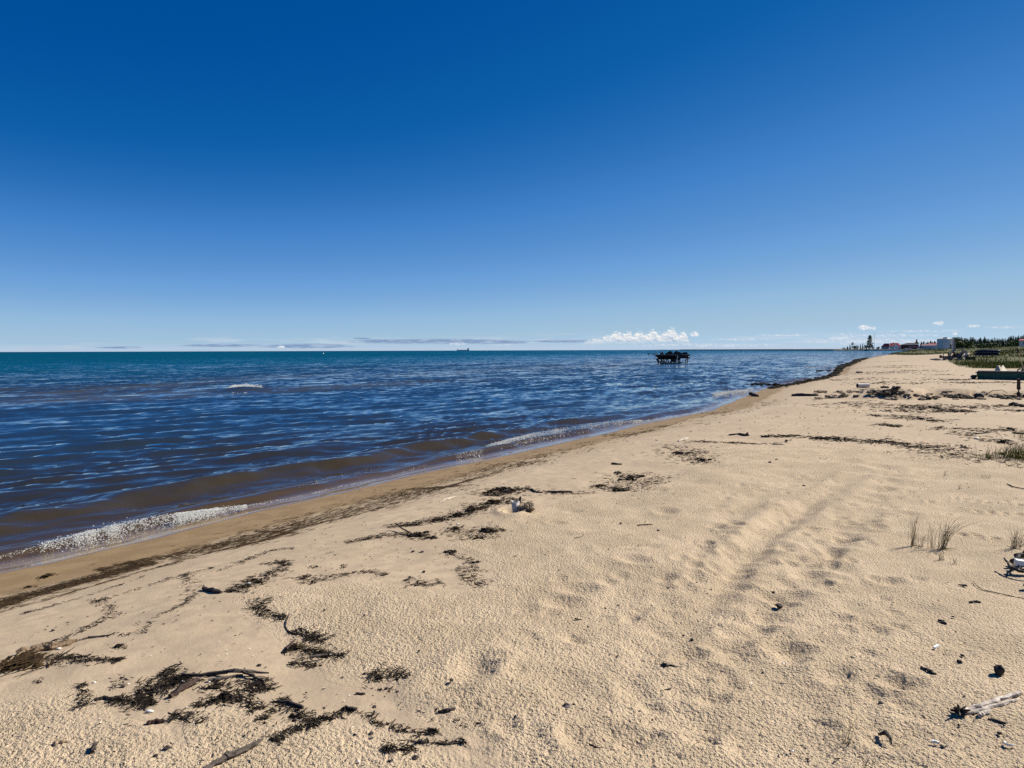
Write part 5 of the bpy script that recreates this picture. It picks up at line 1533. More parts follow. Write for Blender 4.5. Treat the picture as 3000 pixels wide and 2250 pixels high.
sticks('dark_crescent', 'arched dark root beside the lower right grass sprigs', 'driftwood', [(2573, 2154), (2594, 2158), (2608, 2170), (2612, 2182)], [.004, .008, .007, .003], 'darkwood', 'driftwood sticks', lift=[0, .012, .012, 0], seed=36)
sticks('bark_strip', 'ragged dark bark strip at lower right', 'driftwood', [(2696, 1957), (2716, 1965), (2742, 1978)], [.007, .008, .008], 'darkwood', 'driftwood sticks', seed=37, rough=.4)
sticks('flat_stick', 'flat grey stick above the white chip at right', 'driftwood', [(2839, 1766), (2858, 1764), (2874, 1767)], [.007, .008, .007], 'darkwood', 'driftwood sticks', seed=38)
sticks('dark_twig', 'short dark twig left of the grass tufts\' lower end', 'twig', [(2669, 1709), (2692, 1710)], [.005, .004], 'darkwood', 'driftwood sticks', seed=39)
sticks('dark_twig', 'dark wedge of wood between the grass tufts and the branch tangle', 'twig', [(2808, 1713), (2834, 1718)], [.004, .008], 'darkwood', 'driftwood sticks', seed=40)
sticks('thin_twig', 'long hair-thin twig trailing across the sand at the right', 'twig', [(2852, 1704), (2862, 1718), (2880, 1729), (2940, 1742), (3010, 1756)], [.0028, .0030, .0030, .0028, .0025], 'tanwood', 'driftwood sticks', n=4, seed=41)
sticks('thin_twig', 'dark bent twig near the right edge above the hoof prints', 'twig', [(2950, 1418), (2970, 1427), (3008, 1434)], [.006, .006, .005], 'darkwood', 'driftwood sticks', seed=42)
sticks('driftwood_stick', 'dark stick with a thick right end on washed sand in the middle', 'driftwood', [(2137, 1276), (2165, 1273), (2185, 1277), (2192, 1276)], [.018, .022, .022, .045], 'darkwood', 'driftwood sticks', seed=43)
sticks('driftwood_stick', 'short dark stick starting the long thin wrack line', 'driftwood', [(2230, 1281), (2254, 1281)], [.024, .02], 'darkwood', 'driftwood sticks', seed=44)
sticks('pale_chip', 'pale driftwood chip at the bend of the wrack line', 'driftwood', [(1988, 1294), (2003, 1290), (2016, 1285)], [.022, .034, .016], 'palewood', 'driftwood sticks', seed=45)
sticks('driftwood_stick', 'dark forked stick left of the broad twig patch', 'driftwood', [(1792, 1359), (1806, 1361), (1822, 1361)], [.012, .016, .012], 'darkwood', 'driftwood sticks', seed=46)
sticks('pale_splinter', 'pale pointed splinter near the strand line', 'driftwood', [(1289, 1471), (1310, 1464), (1333, 1455)], [.006, .016, .006], 'palewood', 'driftwood sticks', seed=47)
sticks('dark_branch', 'bent black branch piece above the white pail', 'driftwood', [(1552, 1435), (1561, 1436), (1568, 1443), (1590, 1444)], [.010, .014, .014, .010], 'darkwood', 'driftwood sticks', seed=48)
sticks('dark_branch', 'long knobbly dark stick right of the bent branch piece', 'driftwood', [(1600, 1441), (1630, 1443), (1676, 1442)], [.006, .014, .012], 'darkwood', 'driftwood sticks', seed=49, rough=.3)
sticks('straight_twig', 'straight thin twig sticking up out of a twig bundle', 'twig', [(1158, 1549), (1180, 1560), (1215, 1572)], [.005, .006, .005], 'darkwood', 'driftwood sticks', lift=[.05, .03, .01], seed=50)
sticks('dark_twig', 'thin dark twig on loose sand in the middle', 'twig', [(1868, 1540), (1885, 1538), (1912, 1537)], [.006, .005, .004], 'darkwood', 'driftwood sticks', seed=51)
sticks('thin_twig', 'bent hair-thin twig on loose sand in the middle', 'twig', [(1682, 1577), (1706, 1572), (1716, 1558)], [.003, .003, .003], 'darkwood', 'driftwood sticks', n=4, seed=52)
sticks('dark_root', 'short black root standing at the waterline far along the beach', 'driftwood', [(2197, 1160), (2208, 1160), (2222, 1162)], [.07, .09, .05], 'darkwood', 'driftwood sticks', lift=[.06, 0, 0], seed=53)
sticks('half_sunk_log', 'long dark log half sunk in wet sand near the black weed bank', 'log', [(2320, 1160), (2350, 1160), (2396, 1160)], [.05, .07, .05], 'darkwood', 'driftwood sticks', seed=54)
sticks('dark_stick', 'dark stick on the sand above the white pipe', 'driftwood', [(2511, 1092), (2526, 1092)], [.07, .06], 'darkwood', 'driftwood sticks', seed=55)
sticks('long_stick', 'long thin stick near the right edge above the grass', 'driftwood', [(2845, 1273), (2880, 1270), (2904, 1267)], [.012, .016, .010], 'darkwood', 'driftwood sticks', seed=56)
sticks('long_stick', 'straight dark stick at the right edge above the grass', 'driftwood', [(2966, 1269), (2985, 1271), (3006, 1272)], [.014, .016, .014], 'darkwood', 'driftwood sticks', seed=57)
sticks('arched_root', 'thin root arching over the sand bank beside the black rock', 'driftwood', [(2892, 1159), (2908, 1152), (2935, 1150), (2952, 1154)], [.013, .012, .010, .007], 'greywood', 'driftwood sticks', lift=[.05, .08, .08, .02], seed=58)

# white driftwood at the right edge: stem with a dark broken root end
o = empty('white_driftwood', at(2810, 2092), 'bleached white driftwood stick with a charred broken end at lower right', 'driftwood')
sticks('stem', None, None, [(2812, 2092), (2870, 2075), (2930, 2054), (2988, 2034)], [.012, .012, .012, .014], 'whitewood', parent=o, n=9, seed=60)
sticks('lower_stem', None, None, [(2816, 2096), (2880, 2082), (2940, 2064), (2984, 2050)], [.007, .009, .011, .006], 'palewood', parent=o, n=7, seed=61)
r_ = random.Random(8)
b = B()
for i in range(16):
    a = Vector((r_.uniform(-1, 1), r_.uniform(-1, 1), r_.uniform(0, 1.2))) * .035
    b.tube([(0, 0, .012), a], [.010, .003], 5)
b.build('broken_end', 'darkwood', o)
sticks('small_white_stub', 'small pale stub below the bleached white driftwood', 'driftwood', [(2868, 2102), (2880, 2093), (2902, 2084)], [.010, .010, .007], 'palewood', 'driftwood sticks', seed=62)
sticks('dark_twig', 'thin dark weed twig under the small pale stub', 'twig', [(2895, 2107), (2920, 2113), (2948, 2122)], [.004, .005, .005], 'darkwood', 'driftwood sticks', seed=63)

# the branch tangle cut by the right edge
o = empty('branch_tangle', at(2985, 1685), 'tangle of black branches cut off by the right edge', 'branches')
sticks('branch', None, None, [(2942, 1667), (2960, 1682), (2985, 1692), (3040, 1702)], [.006, .010, .011, .011], 'darkwood', parent=o, lift=[.075, .05, .04, .05], seed=64)
sticks('branch', None, None, [(2981, 1672), (2984, 1682), (2992, 1686), (3030, 1686)], [.006, .006, .006, .006], 'darkwood', parent=o, lift=[.05, .05, .04, .04], seed=65)
sticks('branch', None, None, [(2950, 1690), (2962, 1678), (2975, 1668), (3000, 1660)], [.004, .008, .012, .012], 'darkwood', parent=o, lift=[0, .02, .04, .05], seed=66)
sticks('bark_covered_limb', None, None, [(2966, 1662), (2984, 1655), (3030, 1648)], [.016, .024, .026], 'darkwood', parent=o, lift=[.03, .05, .06], n=9, seed=67, rough=.3)
sticks('twig', None, None, [(2956, 1666), (2976, 1672)], [.002, .003], 'tanwood', parent=o, lift=[.03, .03], n=4, seed=68)
p = at(3012, 1680)
tag(B().box((0, 0, .05), (.16, .05, .035), -.3, .1).build('plastic_strip', 'plastic', None, p + Vector((0, 0, .02))), 'white plastic strip caught in the branch tangle at the right edge', 'litter')
sticks('white_stub', 'white stub casting a black shadow at the right edge', 'driftwood', [(3003, 1728), (3030, 1733)], [.020, .022], 'whitewood', 'driftwood sticks', lift=[.02, .02], seed=69)

# shells, stones, plastic
def chip(px, py, w, m, name, label, cat, ax=1.0, seed=0):
    p = at(px, py); s = w * p.y / F / 2
    tag(B().blob((0, 0, s * .25), (s, s * ax, s * .35), seed, .18, 8, 5).build(name, m, None, p, smooth=True), label, cat)
tag(B().box((0, 0, .008), (.042, .016, .008), .5, -.15, .9).build('white_chip', 'plastic', None, at(2743, 1898)), 'small white plastic chip on loose sand at right', 'litter')
p = at(2926, 1976); tag(B().blob((0, 0, .022), (.024, .022, .026), 31, .12, 10, 8).build('black_stone', 'stone', None, p, smooth=False), 'round black stone at the right side', 'stone')
chip(1660, 2073, 22, 'grstone', 'grey_stone', 'smooth grey stone half buried in loose sand near the bottom', 'stone', 1, 4)
chip(438, 2087, 24, 'shell', 'white_shell', 'white shell below the dark tangle at lower left', 'shell', .5, 5)
chip(172, 1902, 16, 'shell', 'white_shell', 'white shell in front of the peeling log', 'shell', .6, 6)
chip(535, 1998, 12, 'shell', 'white_shell', 'white shell at the left end of the crossed sticks', 'shell', .7, 7)
chip(612, 1999, 10, 'shell', 'white_shell', 'white shell under the crossed sticks', 'shell', .7, 8)
chip(276, 2000, 11, 'shell', 'white_shell', 'tiny white shell left of the dark broken bark lump', 'shell', .7, 9)
chip(1051, 2232, 9, 'shell', 'white_shell', 'white shell dot on loose sand at the bottom middle', 'shell', 1, 10)
chip(2685, 2233, 9, 'shell', 'white_shell', 'white pebble near the bottom right', 'shell', 1.6, 11)
chip(2322, 2201, 9, 'shell', 'white_shell', 'white pebble left of the grass sprigs at lower right', 'shell', 1, 12)
chip(730, 1710, 12, 'shell', 'white_shell', 'white shell on the long black weed tangle', 'shell', .7, 13)
chip(1484, 1437, 10, 'plastic', 'white_fleck', 'white fleck on the dense black weed patch', 'litter', .8, 14)
chip(1341, 1536, 9, 'plastic', 'white_fleck', 'white fleck on the weed below the wrack line', 'litter', .8, 15)
chip(2860, 1286, 16, 'plastic', 'white_litter', 'short white piece of litter near the right grass', 'litter', .5, 16)
b = B()
for i in range(5):
    a = .5 * i
    b.box((.012 * math.cos(a), .010 * math.sin(a), .006), (.008, .006, .010), a)
tag(b.build('plastic_scrap', 'plastic', None, at(2739, 2180)), 'crumpled white plastic scrap near the bottom right', 'litter')
tag(B().tube([(.022 * math.cos(a), .014 * math.sin(a), .006) for a in (2.2, 2.8, 3.4, 4.0, 4.6, 5.2)], [.003, .004, .005, .005, .004, .003], 5).build('curled_shell', 'shell', None, at(2960, 2182)), 'curled white shell sliver near the lower right corner', 'shell')

# ------------------------------------------------------------------ white pail with a sandy root clump
p = at(1512, 1496); rz, mx, mz = scale_at(p)
o = empty('white_pail', p, 'small crushed white pail half buried beside a sandy clump', 'pail', None, rz)
n = 20
def rngs(r, z, sx=1.0, tx=0.0): return [(r * sx * math.cos(2 * math.pi * i / n) + tx, r * math.sin(2 * math.pi * i / n), z) for i in range(n)]
H = 28 * mz; r0 = 12 * mx
b = B().add(rngs(r0 * .86, -.03) + rngs(r0, H, 1, -.008) + rngs(r0 * .93, H, 1, -.008) + rngs(r0 * .8, 0), [(k * n + i, k * n + (i + 1) % n, (k + 1) * n + (i + 1) % n, (k + 1) * n + i) for k in range(3) for i in range(n)])
b.add(rngs(r0 * .8, .004), [tuple(range(n))])
b.build('body', 'pailgrey', o, smooth=True)
b = B().add(rngs(r0 * 1.04, H * .94, 1, -.008) + rngs(r0 * 1.07, H * .97, 1, -.008) + rngs(r0 * 1.04, H * 1.0, 1, -.008), [(k * n + i, k * n + (i + 1) % n, (k + 1) * n + (i + 1) % n, (k + 1) * n + i) for k in range(2) for i in range(n)])
b.build('rim', 'plastic', o, smooth=True)
b = B().blob((r0 * 1.0, .04, H * 1.12), (.014, .02, .032), 4, .2)
b.build('torn_flap', 'blackplastic', o)
c0 = at(1543, 1497)
b = B()
rr2 = random.Random(4)
for i in range(26):
    b.blob((rr2.uniform(-20, 18) * mx, rr2.uniform(-.05, .06), rr2.uniform(0, 20) * mz), (.026, .03, .02), i, .3, 6, 4)
for i in range(160):
    q = Vector((rr2.uniform(-22, 20) * mx, rr2.uniform(-.07, .03), rr2.uniform(-2, 24) * mz))
    b.tube([q, q + Vector((rr2.uniform(-.03, .03), rr2.uniform(-.03, .0), rr2.uniform(-.02, .03)))], [.0018, .001], 3)
MAT['crust'] = M('sandy_crust', (.34, .26, .17), (.10, .075, .05), 45, .95, .004, 90)
tag(b.build('sandy_clump', 'crust', None, c0), 'sand-crusted clump of roots right of the white pail', 'root clump')

# ------------------------------------------------------------------ grass sprigs on the sand
def tuft(px, py, hpx, n, label, spread=.35, lean=.2, m='straw', w=.0022, rad=.012, group='thin grass tufts on the right of the beach', name='grass_tuft', seed=0):
    p = at(px, py); rz, mx, mz = scale_at(p)
    r_ = random.Random(seed + px)
    b = B()
    H = hpx * mz
    for i in range(int(n * 1.25 + .6) if n > 2 else n):
        a = r_.uniform(0, 6.28)
        h = H * r_.uniform(.45, 1.0)
        lx, ly = lean * h + r_.gauss(0, spread) * h, r_.gauss(0, spread) * h
        q = Vector((r_.gauss(0, rad), r_.gauss(0, rad), -.004))
        pts = [q, q + Vector((lx * .25, ly * .25, h * .5)), q + Vector((lx * .62, ly * .62, h * .83)), q + Vector((lx, ly, h))]
        b.tube(pts, [w * .5, w * .45, w * .36, w * .12], 3)
    for i in range(int(n * .3)):
        a = r_.uniform(0, 6.28); l = H * r_.uniform(.15, .4)
        b.tube([(0, 0, .004), (l * math.cos(a), l * math.sin(a), .004 + r_.uniform(0, .02))], [w * .9, w * .4], 3)
    return tag(b.build(name, m, None, p), label, 'grass', group)

tuft(2672, 1599, 100, 14, 'tall thin grass tuft, left one of the middle pair', .12, .08, w=.0026)
tuft(2694, 1604, 50, 9, 'short leaning sprig between the two tall grass tufts', .3, .45, w=.0024)
tuft(2729, 1607, 95, 9, 'sparse upright grass just left of the fullest tuft', .10, -.05, w=.0024)
tuft(2760, 1608, 102, 30, 'fullest grass tuft, fanning out to the right', .28, .38, w=.0026)
tuft(2757, 1642, 34, 13, 'low grass sprig right below the fullest tuft', .25, .05, w=.0022)
tuft(2796, 1652, 34, 7, 'low sparse sprig right of the one below the fullest tuft', .4, .0, w=.0022)
tuft(2972, 1607, 72, 22, 'wide grass tuft with a dark base near the right edge', .34, .05, w=.0024)
tuft(2990, 1602, 50, 10, 'grass tuft touching the right edge beside the wide one', .4, .2, w=.0024)
tuft(2769, 1394, 20, 5, 'tiny grass sprig far up the loose sand', .2, .3, w=.003)
tuft(2812, 1433, 17, 4, 'tiny grass sprig below a small twig on the loose sand', .2, .0, w=.003)
tuft(2882, 1400, 17, 4, 'tiny pair of leaning stalks at right', .1, .4, w=.003)
tuft(2896, 1401, 18, 4, 'right-hand pair of leaning stalks near the hoof prints', .1, .35, w=.003)
tuft(2477, 2178, 96, 8, 'grass sprig with few long blades at lower right', .28, .28, w=.0016)
tuft(2538, 2256, 66, 9, 'grass sprig growing up from the bottom edge', .25, .12, w=.0018)
tuft(2580, 1712, 38, 2, 'single dark stalk standing on loose sand', .05, .3, w=.003)
GG = 'green grass clumps at the right edge'
tuft(2897, 1344, 26, 34, 'small green clump left of the big green patch', .3, .1, 'dune', .0042, .05, GG, 'green_tuft')
tuft(2922, 1335, 24, 16, 'thin sprigs left of the pebble in the green patch', .4, .1, 'dune', .0042, .09, GG, 'green_tuft')
tuft(2960, 1340, 30, 40, 'spiky green clump in front of the big green patch', .35, .1, 'dune', .0045, .09, GG, 'green_tuft')
tuft(2985, 1342, 46, 110, 'big green clump at the right edge', .35, .15, 'dune', .0048, .14, GG, 'green_tuft')
tuft(3008, 1345, 50, 90, 'green clump running out of the right edge', .35, .15, 'dune', .0048, .14, GG, 'green_tuft')
tuft(2995, 1284, 34, 22, 'thin dry clump above the big green clump', .3, .1, 'dune', .0042, .08, GG, 'green_tuft')
chip(2937, 1331, 18, 'stone', 'dark_pebble', 'dark pebble inside the green grass patch', 'stone', 1, 20)
for i, (px, py, h) in enumerate(((2884, 1368, 18), (2930, 1372, 18))):
    tuft(px, py, h, 1, ['single thin stalk below the small green clump', 'slanting single stalk below the green patch'][i], .05, [.02, .3][i], w=.003)

# ------------------------------------------------------------------ the sand bank: dark clods of torn turf, black rock
rg = np.random.default_rng(31)
p = at(2640, 1166); rz, mx, mz = scale_at(p)
b = B()
for i in range(120):
    u = rg.uniform(-52, 50)
    top = 33 if u < 8 else 20
    v = rg.uniform(-6, top * (1 - abs(u) / 75))
    s = rg.uniform(3, 8.5) * mx
    b.blob((u * mx, .30 - v * mz * .2 + rg.normal(0, .08) + abs(u) * .002, v * mz), (s * 1.5, s * 1.2, s * .75), int(rg.integers(1e6)), .38, 7, 5)
for i in range(60):
    q = Vector((rg.uniform(-45, 45) * mx, .1, rg.uniform(2, 26) * mz))
    b.tube([q, q + Vector((rg.normal(0, .06), -.05, rg.normal(0, .03)))], [.006, .003], 3)
tag(b.build('torn_turf_heap', 'clay', None, p, ), 'dark heap of torn turf and roots slumped at the left end of the sand bank', 'turf heap')
GC = 'dark clods along the foot of the sand bank'
CLOD = [(2560, 1148, 16), (2572, 1143, 12), (2590, 1134, 14), (2690, 1160, 16), (2702, 1164, 18), (2716, 1167, 16), (2730, 1168, 18), (2744, 1165, 14), (2768, 1158, 12), (2776, 1160, 15), (2788, 1163, 18), (2800, 1158, 13), (2806, 1165, 16),
        (2818, 1158, 14), (2828, 1164, 18), (2842, 1166, 16), (2906, 1162, 14), (2922, 1158, 11), (2930, 1163, 15), (2944, 1166, 14), (2956, 1165, 12), (2966, 1162, 14), (2974, 1166, 10), (2996, 1162, 16), (2972, 1186, 22), (2998, 1190, 18), (2434, 1163, 16), (2470, 1160, 20), (2510, 1162, 14)]
for k, (px, py, w) in enumerate(CLOD):
    p = at(px, py + 3); mpx = p.y / F
    b = B()
    for i in range(7):
        s = w * mpx * rg.uniform(.18, .34)
        b.blob((rg.normal(0, .33) * w * mpx, rg.normal(0, .06), s * .5 + rg.uniform(0, .25) * w * mpx), (s * 1.35, s * 1.1, s * .75), int(rg.integers(1e6)), .36, 6, 4)
    tag(b.build('turf_clod', 'clay', None, p), 'dark ragged clod lying at the foot of the sand bank', 'clod', GC)
GD = 'pale clods of damp sand along the sand bank'
for k in range(34):
    px, py, w = rg.uniform(2400, 2990), rg.uniform(1146, 1172), rg.uniform(9, 20)
    p = at(px, py); mpx = p.y / F
    b = B()
    for i in range(6):
        s = w * mpx * rg.uniform(.18, .34)
        b.blob((rg.normal(0, .33) * w * mpx, rg.normal(0, .06), s * .4 + rg.uniform(0, .12) * w * mpx), (s * 1.5, s * 1.2, s * .65), int(rg.integers(1e6)), .36, 6, 4)
    tag(b.build('sand_clod', 'sandclod', None, p), 'pale crumbled clod of damp sand on the sand bank', 'clod', GD)
p = at(2873, 1167); rz, mx, mz = scale_at(p)
b = B().blob((0, .1, 7 * mz), (17 * mx, .16, 9 * mz), 9, .12, 12, 8)
tag(b.build('black_rock', 'stone', None, p), 'shiny black rock bedded in the sand bank', 'rock')

# white pipe with a dark open end
p = at(2528, 1136); rz, mx, mz = scale_at(p)
o = empty('white_pipe', p, 'short wide white pipe lying on the sand with its dark open end to the left', 'pipe', None, rz)
ax = Vector((1, .55, 0)).normalized()
L = 38 * mx; R_ = 6.5 * mz
side = Vector((-ax.y, ax.x, 0))
def pr(r, t): return [tuple(ax * (t * L) + side * (r * math.cos(2 * math.pi * i / 18)) + Vector((0, 0, R_ + r * math.sin(2 * math.pi * i / 18)))) for i in range(18)]
b = B().add(pr(R_ * 1.0, -.5) + pr(R_ * 1.05, .5), [(i, (i + 1) % 18, 18 + (i + 1) % 18, 18 + i) for i in range(18)])
b.add(pr(R_ * 1.05, .5), [tuple(range(18))])
b.build('outer_wall', 'pipewhite', o, smooth=False)
B().add(pr(R_ * 1.0, -.501) + pr(R_ * .82, -.501) + pr(R_ * .82, .3), [(k * 18 + i, (k + 1) * 18 + i, (k + 1) * 18 + (i + 1) % 18, k * 18 + (i + 1) % 18) for k in range(2) for i in range(18)]).build('inner_wall', 'blackplastic', o)

# old post standing in the sand
p = at(2983, 1168); rz, mx, mz = scale_at(p)
H = 59 * mz
o = B().tube([(0, 0, -.3), (.004, 0, H * .3), (.010, 0, H * .5), (-.002, 0, H * .62), (0, 0, H * .8), (-.004, 0, H)], [.050, .051, .057, .052, .048, .046], 12, 3, .06).build('old_post', 'post', None, p)
tag(o, 'dark weathered post standing in the sand in front of the green boat', 'post')

# ------------------------------------------------------------------ green boat with cream seat, paddle
p = at(2880, 1111.5); p.z -= .02
rz, mx, mz = scale_at(p)
BX = lambda u: (u - 1005) * .09946 * mx
BZ = lambda v: (512 - v) * .09946 * mz
o = empty('green_boat', p, 'low dark green pedal boat with a cream seat, cut off by the right edge', 'boat', None, rz)
x0, x1 = BX(800), BX(2900)
def sect(x, zt, zb, y0, y1, sl):
    return [(x, y0, zt), (x + sl, y0 + .08, zb), (x + sl, y1 - .08, zb), (x, y1, zt)]
st = [sect(x0, BZ(300), BZ(505), .12, 1.38, BX(845) - x0), sect(x0 + .35, BZ(300), BZ(512), 0, 1.5, .05), sect(x1 - .4, BZ(296), BZ(512), 0, 1.5, -.05), sect(x1, BZ(292), BZ(500), .15, 1.35, -.12)]
v = [q for s in st for q in s]; f = [(i * 4 + k, i * 4 + (k + 1) % 4, i * 4 + 4 + (k + 1) % 4, i * 4 + 4 + k) for i in range(3) for k in range(4)] + [(3, 2, 1, 0), (12, 13, 14, 15)]
B().add(v, f).build('hull', 'teal', o)
B().prism([(BX(765), BZ(318)), (x1 + .06, BZ(306)), (x1 + .06, BZ(288)), (BX(800), BZ(296))], -.05, 1.55).build('rim', 'blackplastic', o)
B().prism([(BX(815), BZ(296)), (x1, BZ(288)), (x1, BZ(262)), (BX(1720), BZ(250)), (BX(860), BZ(248))], .06, 1.42).build('deck', 'brownrim_seatshade', o)
def seat(u, m, sc=1.0):
    q = [(1330, .75, 270), (1410, 1.15, 105), (1460, .98, 110), (1520, .32, 270), (1600, 1.12, 92), (1715, .50, 268), (1660, 1.35, 268)]
    return B().add([(BX(a_ + u), b_, BZ(c_)) for a_, b_, c_ in q], [(0, 1, 2, 3), (3, 2, 4, 5), (5, 4, 6), (1, 6, 4), (1, 0, 6), (2, 1, 4), (0, 3, 5, 6)]).build('seat', m, o)
s_ = seat(0, 'cream')
B().box((BX(1535), 1.02, BZ(112)), (.05, .10, .05), .3).build('seat_slot', 'blackplastic', s_)
seat(760, 'brownrim_seatshade')  # second cream seat, its shade put into the grey-brown colour
B().tube([(BX(2000), .4, BZ(255)), (BX(2010), .4, BZ(215)), (BX(2060), .4, BZ(190)), (BX(2090), .4, BZ(185))], .035, 6).build('grab_handle', 'blackplastic', o)
B().prism([(BX(615), BZ(430)), (BX(665), BZ(385)), (BX(815), BZ(385)), (BX(820), BZ(445)), (BX(760), BZ(500)), (BX(680), BZ(500))], .4, .9).build('rudder', 'blackplastic', o)
q = Vector((BX(2215), .3, BZ(330)))
a = Matrix.Rotation(rz, 3, 'Z') @ q + p
pd = empty('paddle', a, 'paddle with a black grip and pale shaft leaning up out of the green boat', 'paddle', None, rz)
top = Vector(((2977 - 3001.5) * mx, .1, (1090 - 1017) * mz)); mid = top.lerp(Vector((0, 0, 0)), .17)
B().tube([(0, 0, 0), mid], .020, 8).build('shaft', 'shaft', pd)
B().tube([mid, top], [.042, .05], 8).build('grip', 'blackplastic', pd)
sticks('long_pole', 'thin weathered pole lying on the sand left of the green boat', 'pole', [(2832, 1112), (2850, 1111)], [.02, .02], 'darkwood', seed=77)

# ------------------------------------------------------------------ wrecked frame with posts, upturned canoes
p = at(2796, 1055); rz, mx, mz = scale_at(p)
X4 = lambda u: (u - 970) * .06781 * mx
Z4 = lambda v: (1110 - v) * .06781 * mz
o = empty('wrecked_frame', p, 'wrecked heap of rusty rails and boards with two tall pale posts', 'wreck', None, rz)
B().tube([(X4(875), 0, Z4(720)), (X4(880), 0, Z4(400)), (X4(890), 0, Z4(165))], [.12, .11, .11], 6, 1, .2).build('post', 'whiteboard', o)
B().tube([(X4(960), .1, Z4(720)), (X4(940), .1, Z4(400)), (X4(925), .1, Z4(230))], [.20, .19, .15], 6, 2, .2).build('post', 'greyboard', o)
B().tube([(X4(870), 0, Z4(165)), (X4(960), 0, Z4(140)), (X4(1020), 0, Z4(170))], .05, 5).build('post_crosspiece', 'greyboard', o)
B().tube([(X4(905), .2, Z4(800)), (X4(905), .2, Z4(710)), (X4(980), .2, Z4(700))], .12, 5).build('post_bracket', 'rust', o)
B().prism([(X4(720), Z4(960)), (X4(735), Z4(800)), (X4(800), Z4(715)), (X4(860), Z4(705)), (X4(890), Z4(760)), (X4(840), Z4(860)), (X4(820), Z4(960))], -.4, .3).build('cream_tub', 'cream', o)
B().prism([(X4(690), Z4(800)), (X4(735), Z4(780)), (X4(725), Z4(930)), (X4(690), Z4(930))], -.1, .4).build('green_tub', 'greentub', o)
B().box((X4(365), 0, Z4(960)), (X4(420) - X4(315), .9, Z4(895) - Z4(1030))).build('rear_box', 'rust', o)
for z0 in (965, 985):
    B().tube([(X4(400), -.4 if z0 == 965 else .5, Z4(z0)), (X4(1310), -.4 if z0 == 965 else .5, Z4(z0 + 5))], .10, 5).build('side_rail', 'rust', o)
B().tube([(X4(480), 0, Z4(990)), (X4(485), 0, Z4(820)), (X4(690), 0, Z4(815)), (X4(690), 0, Z4(980))], .055, 5).build('hoop_frame', 'rust', o)
for u0, v0, u1, v1, r in ((1110, 985, 1340, 750, .16), (1200, 960, 1400, 740, .13), (1140, 900, 1240, 800, .10), (880, 960, 1010, 800, .14), (960, 820, 1080, 960, .16)):
    B().tube([(X4(u0), -.1, Z4(v0)), (X4(u1), .2, Z4(v1))], r, 6).build('tube_strut', 'rust' if u0 not in (1110,) else 'greyboard', o)
B().prism([(X4(890), Z4(960)), (X4(940), Z4(840)), (X4(1060), Z4(800)), (X4(1180), Z4(830)), (X4(1200), Z4(960))], .1, .7).build('winch_mass', 'darkwall', o)
B().prism([(X4(1130), Z4(570)), (X4(1250), Z4(575)), (X4(1395), Z4(715)), (X4(1290), Z4(760)), (X4(1240), Z4(640))], 0, .12).build('leaning_board', 'greyboard', o)
B().tube([(X4(1350), .1, Z4(640)), (X4(1390), .1, Z4(550))], .06, 5).build('bracket', 'greyboard', o)
B().prism([(X4(1300), Z4(760)), (X4(1400), Z4(715)), (X4(1510), Z4(720)), (X4(1545), Z4(790)), (X4(1400), Z4(775)), (X4(1330), Z4(850))], -.35, .35).build('fender', 'greyboard', o)
B().prism([(X4(1400), Z4(890)), (X4(1420), Z4(800)), (X4(1520), Z4(790)), (X4(1560), Z4(880))], -.3, .3).build('white_panel', 'whiteboard', o)
B().prism([(X4(1370), Z4(895)), (X4(1550), Z4(895)), (X4(1540), Z4(985)), (X4(1450), Z4(980))], -.3, .3).build('dark_panel', 'rust', o)
B().tube([(X4(1340), -.5, Z4(900)), (X4(1480), -.6, Z4(1040))], .10, 5).build('pale_board', 'whiteboard', o)
for i in range(26):
    u, v = r_.uniform(450, 1560), r_.uniform(1000, 1095)
    B().tube([(X4(u), r_.uniform(-.8, .3), Z4(v)), (X4(u + r_.uniform(-170, 170)), r_.uniform(-.8, .3), max(.04, Z4(v + r_.uniform(-60, 40))))], r_.uniform(.05, .11), 5).build('loose_board', ('greyboard', 'rust', 'greyboard', 'palewood')[i % 4], o)
sticks('grey_log', 'straight grey log on the sand left of the wrecked frame', 'log', [(2726, 1054), (2745, 1054.5), (2766, 1054)], [.10, .14, .13], 'greyboard', None, seed=78)
p2 = at(2843, 1054)
tag(B().box((0, 0, .18), (1.1, .6, .42), rz).build('dark_crate', 'blackplastic', None, p2), 'low dark crate on the grass right of the wrecked frame', 'crate')

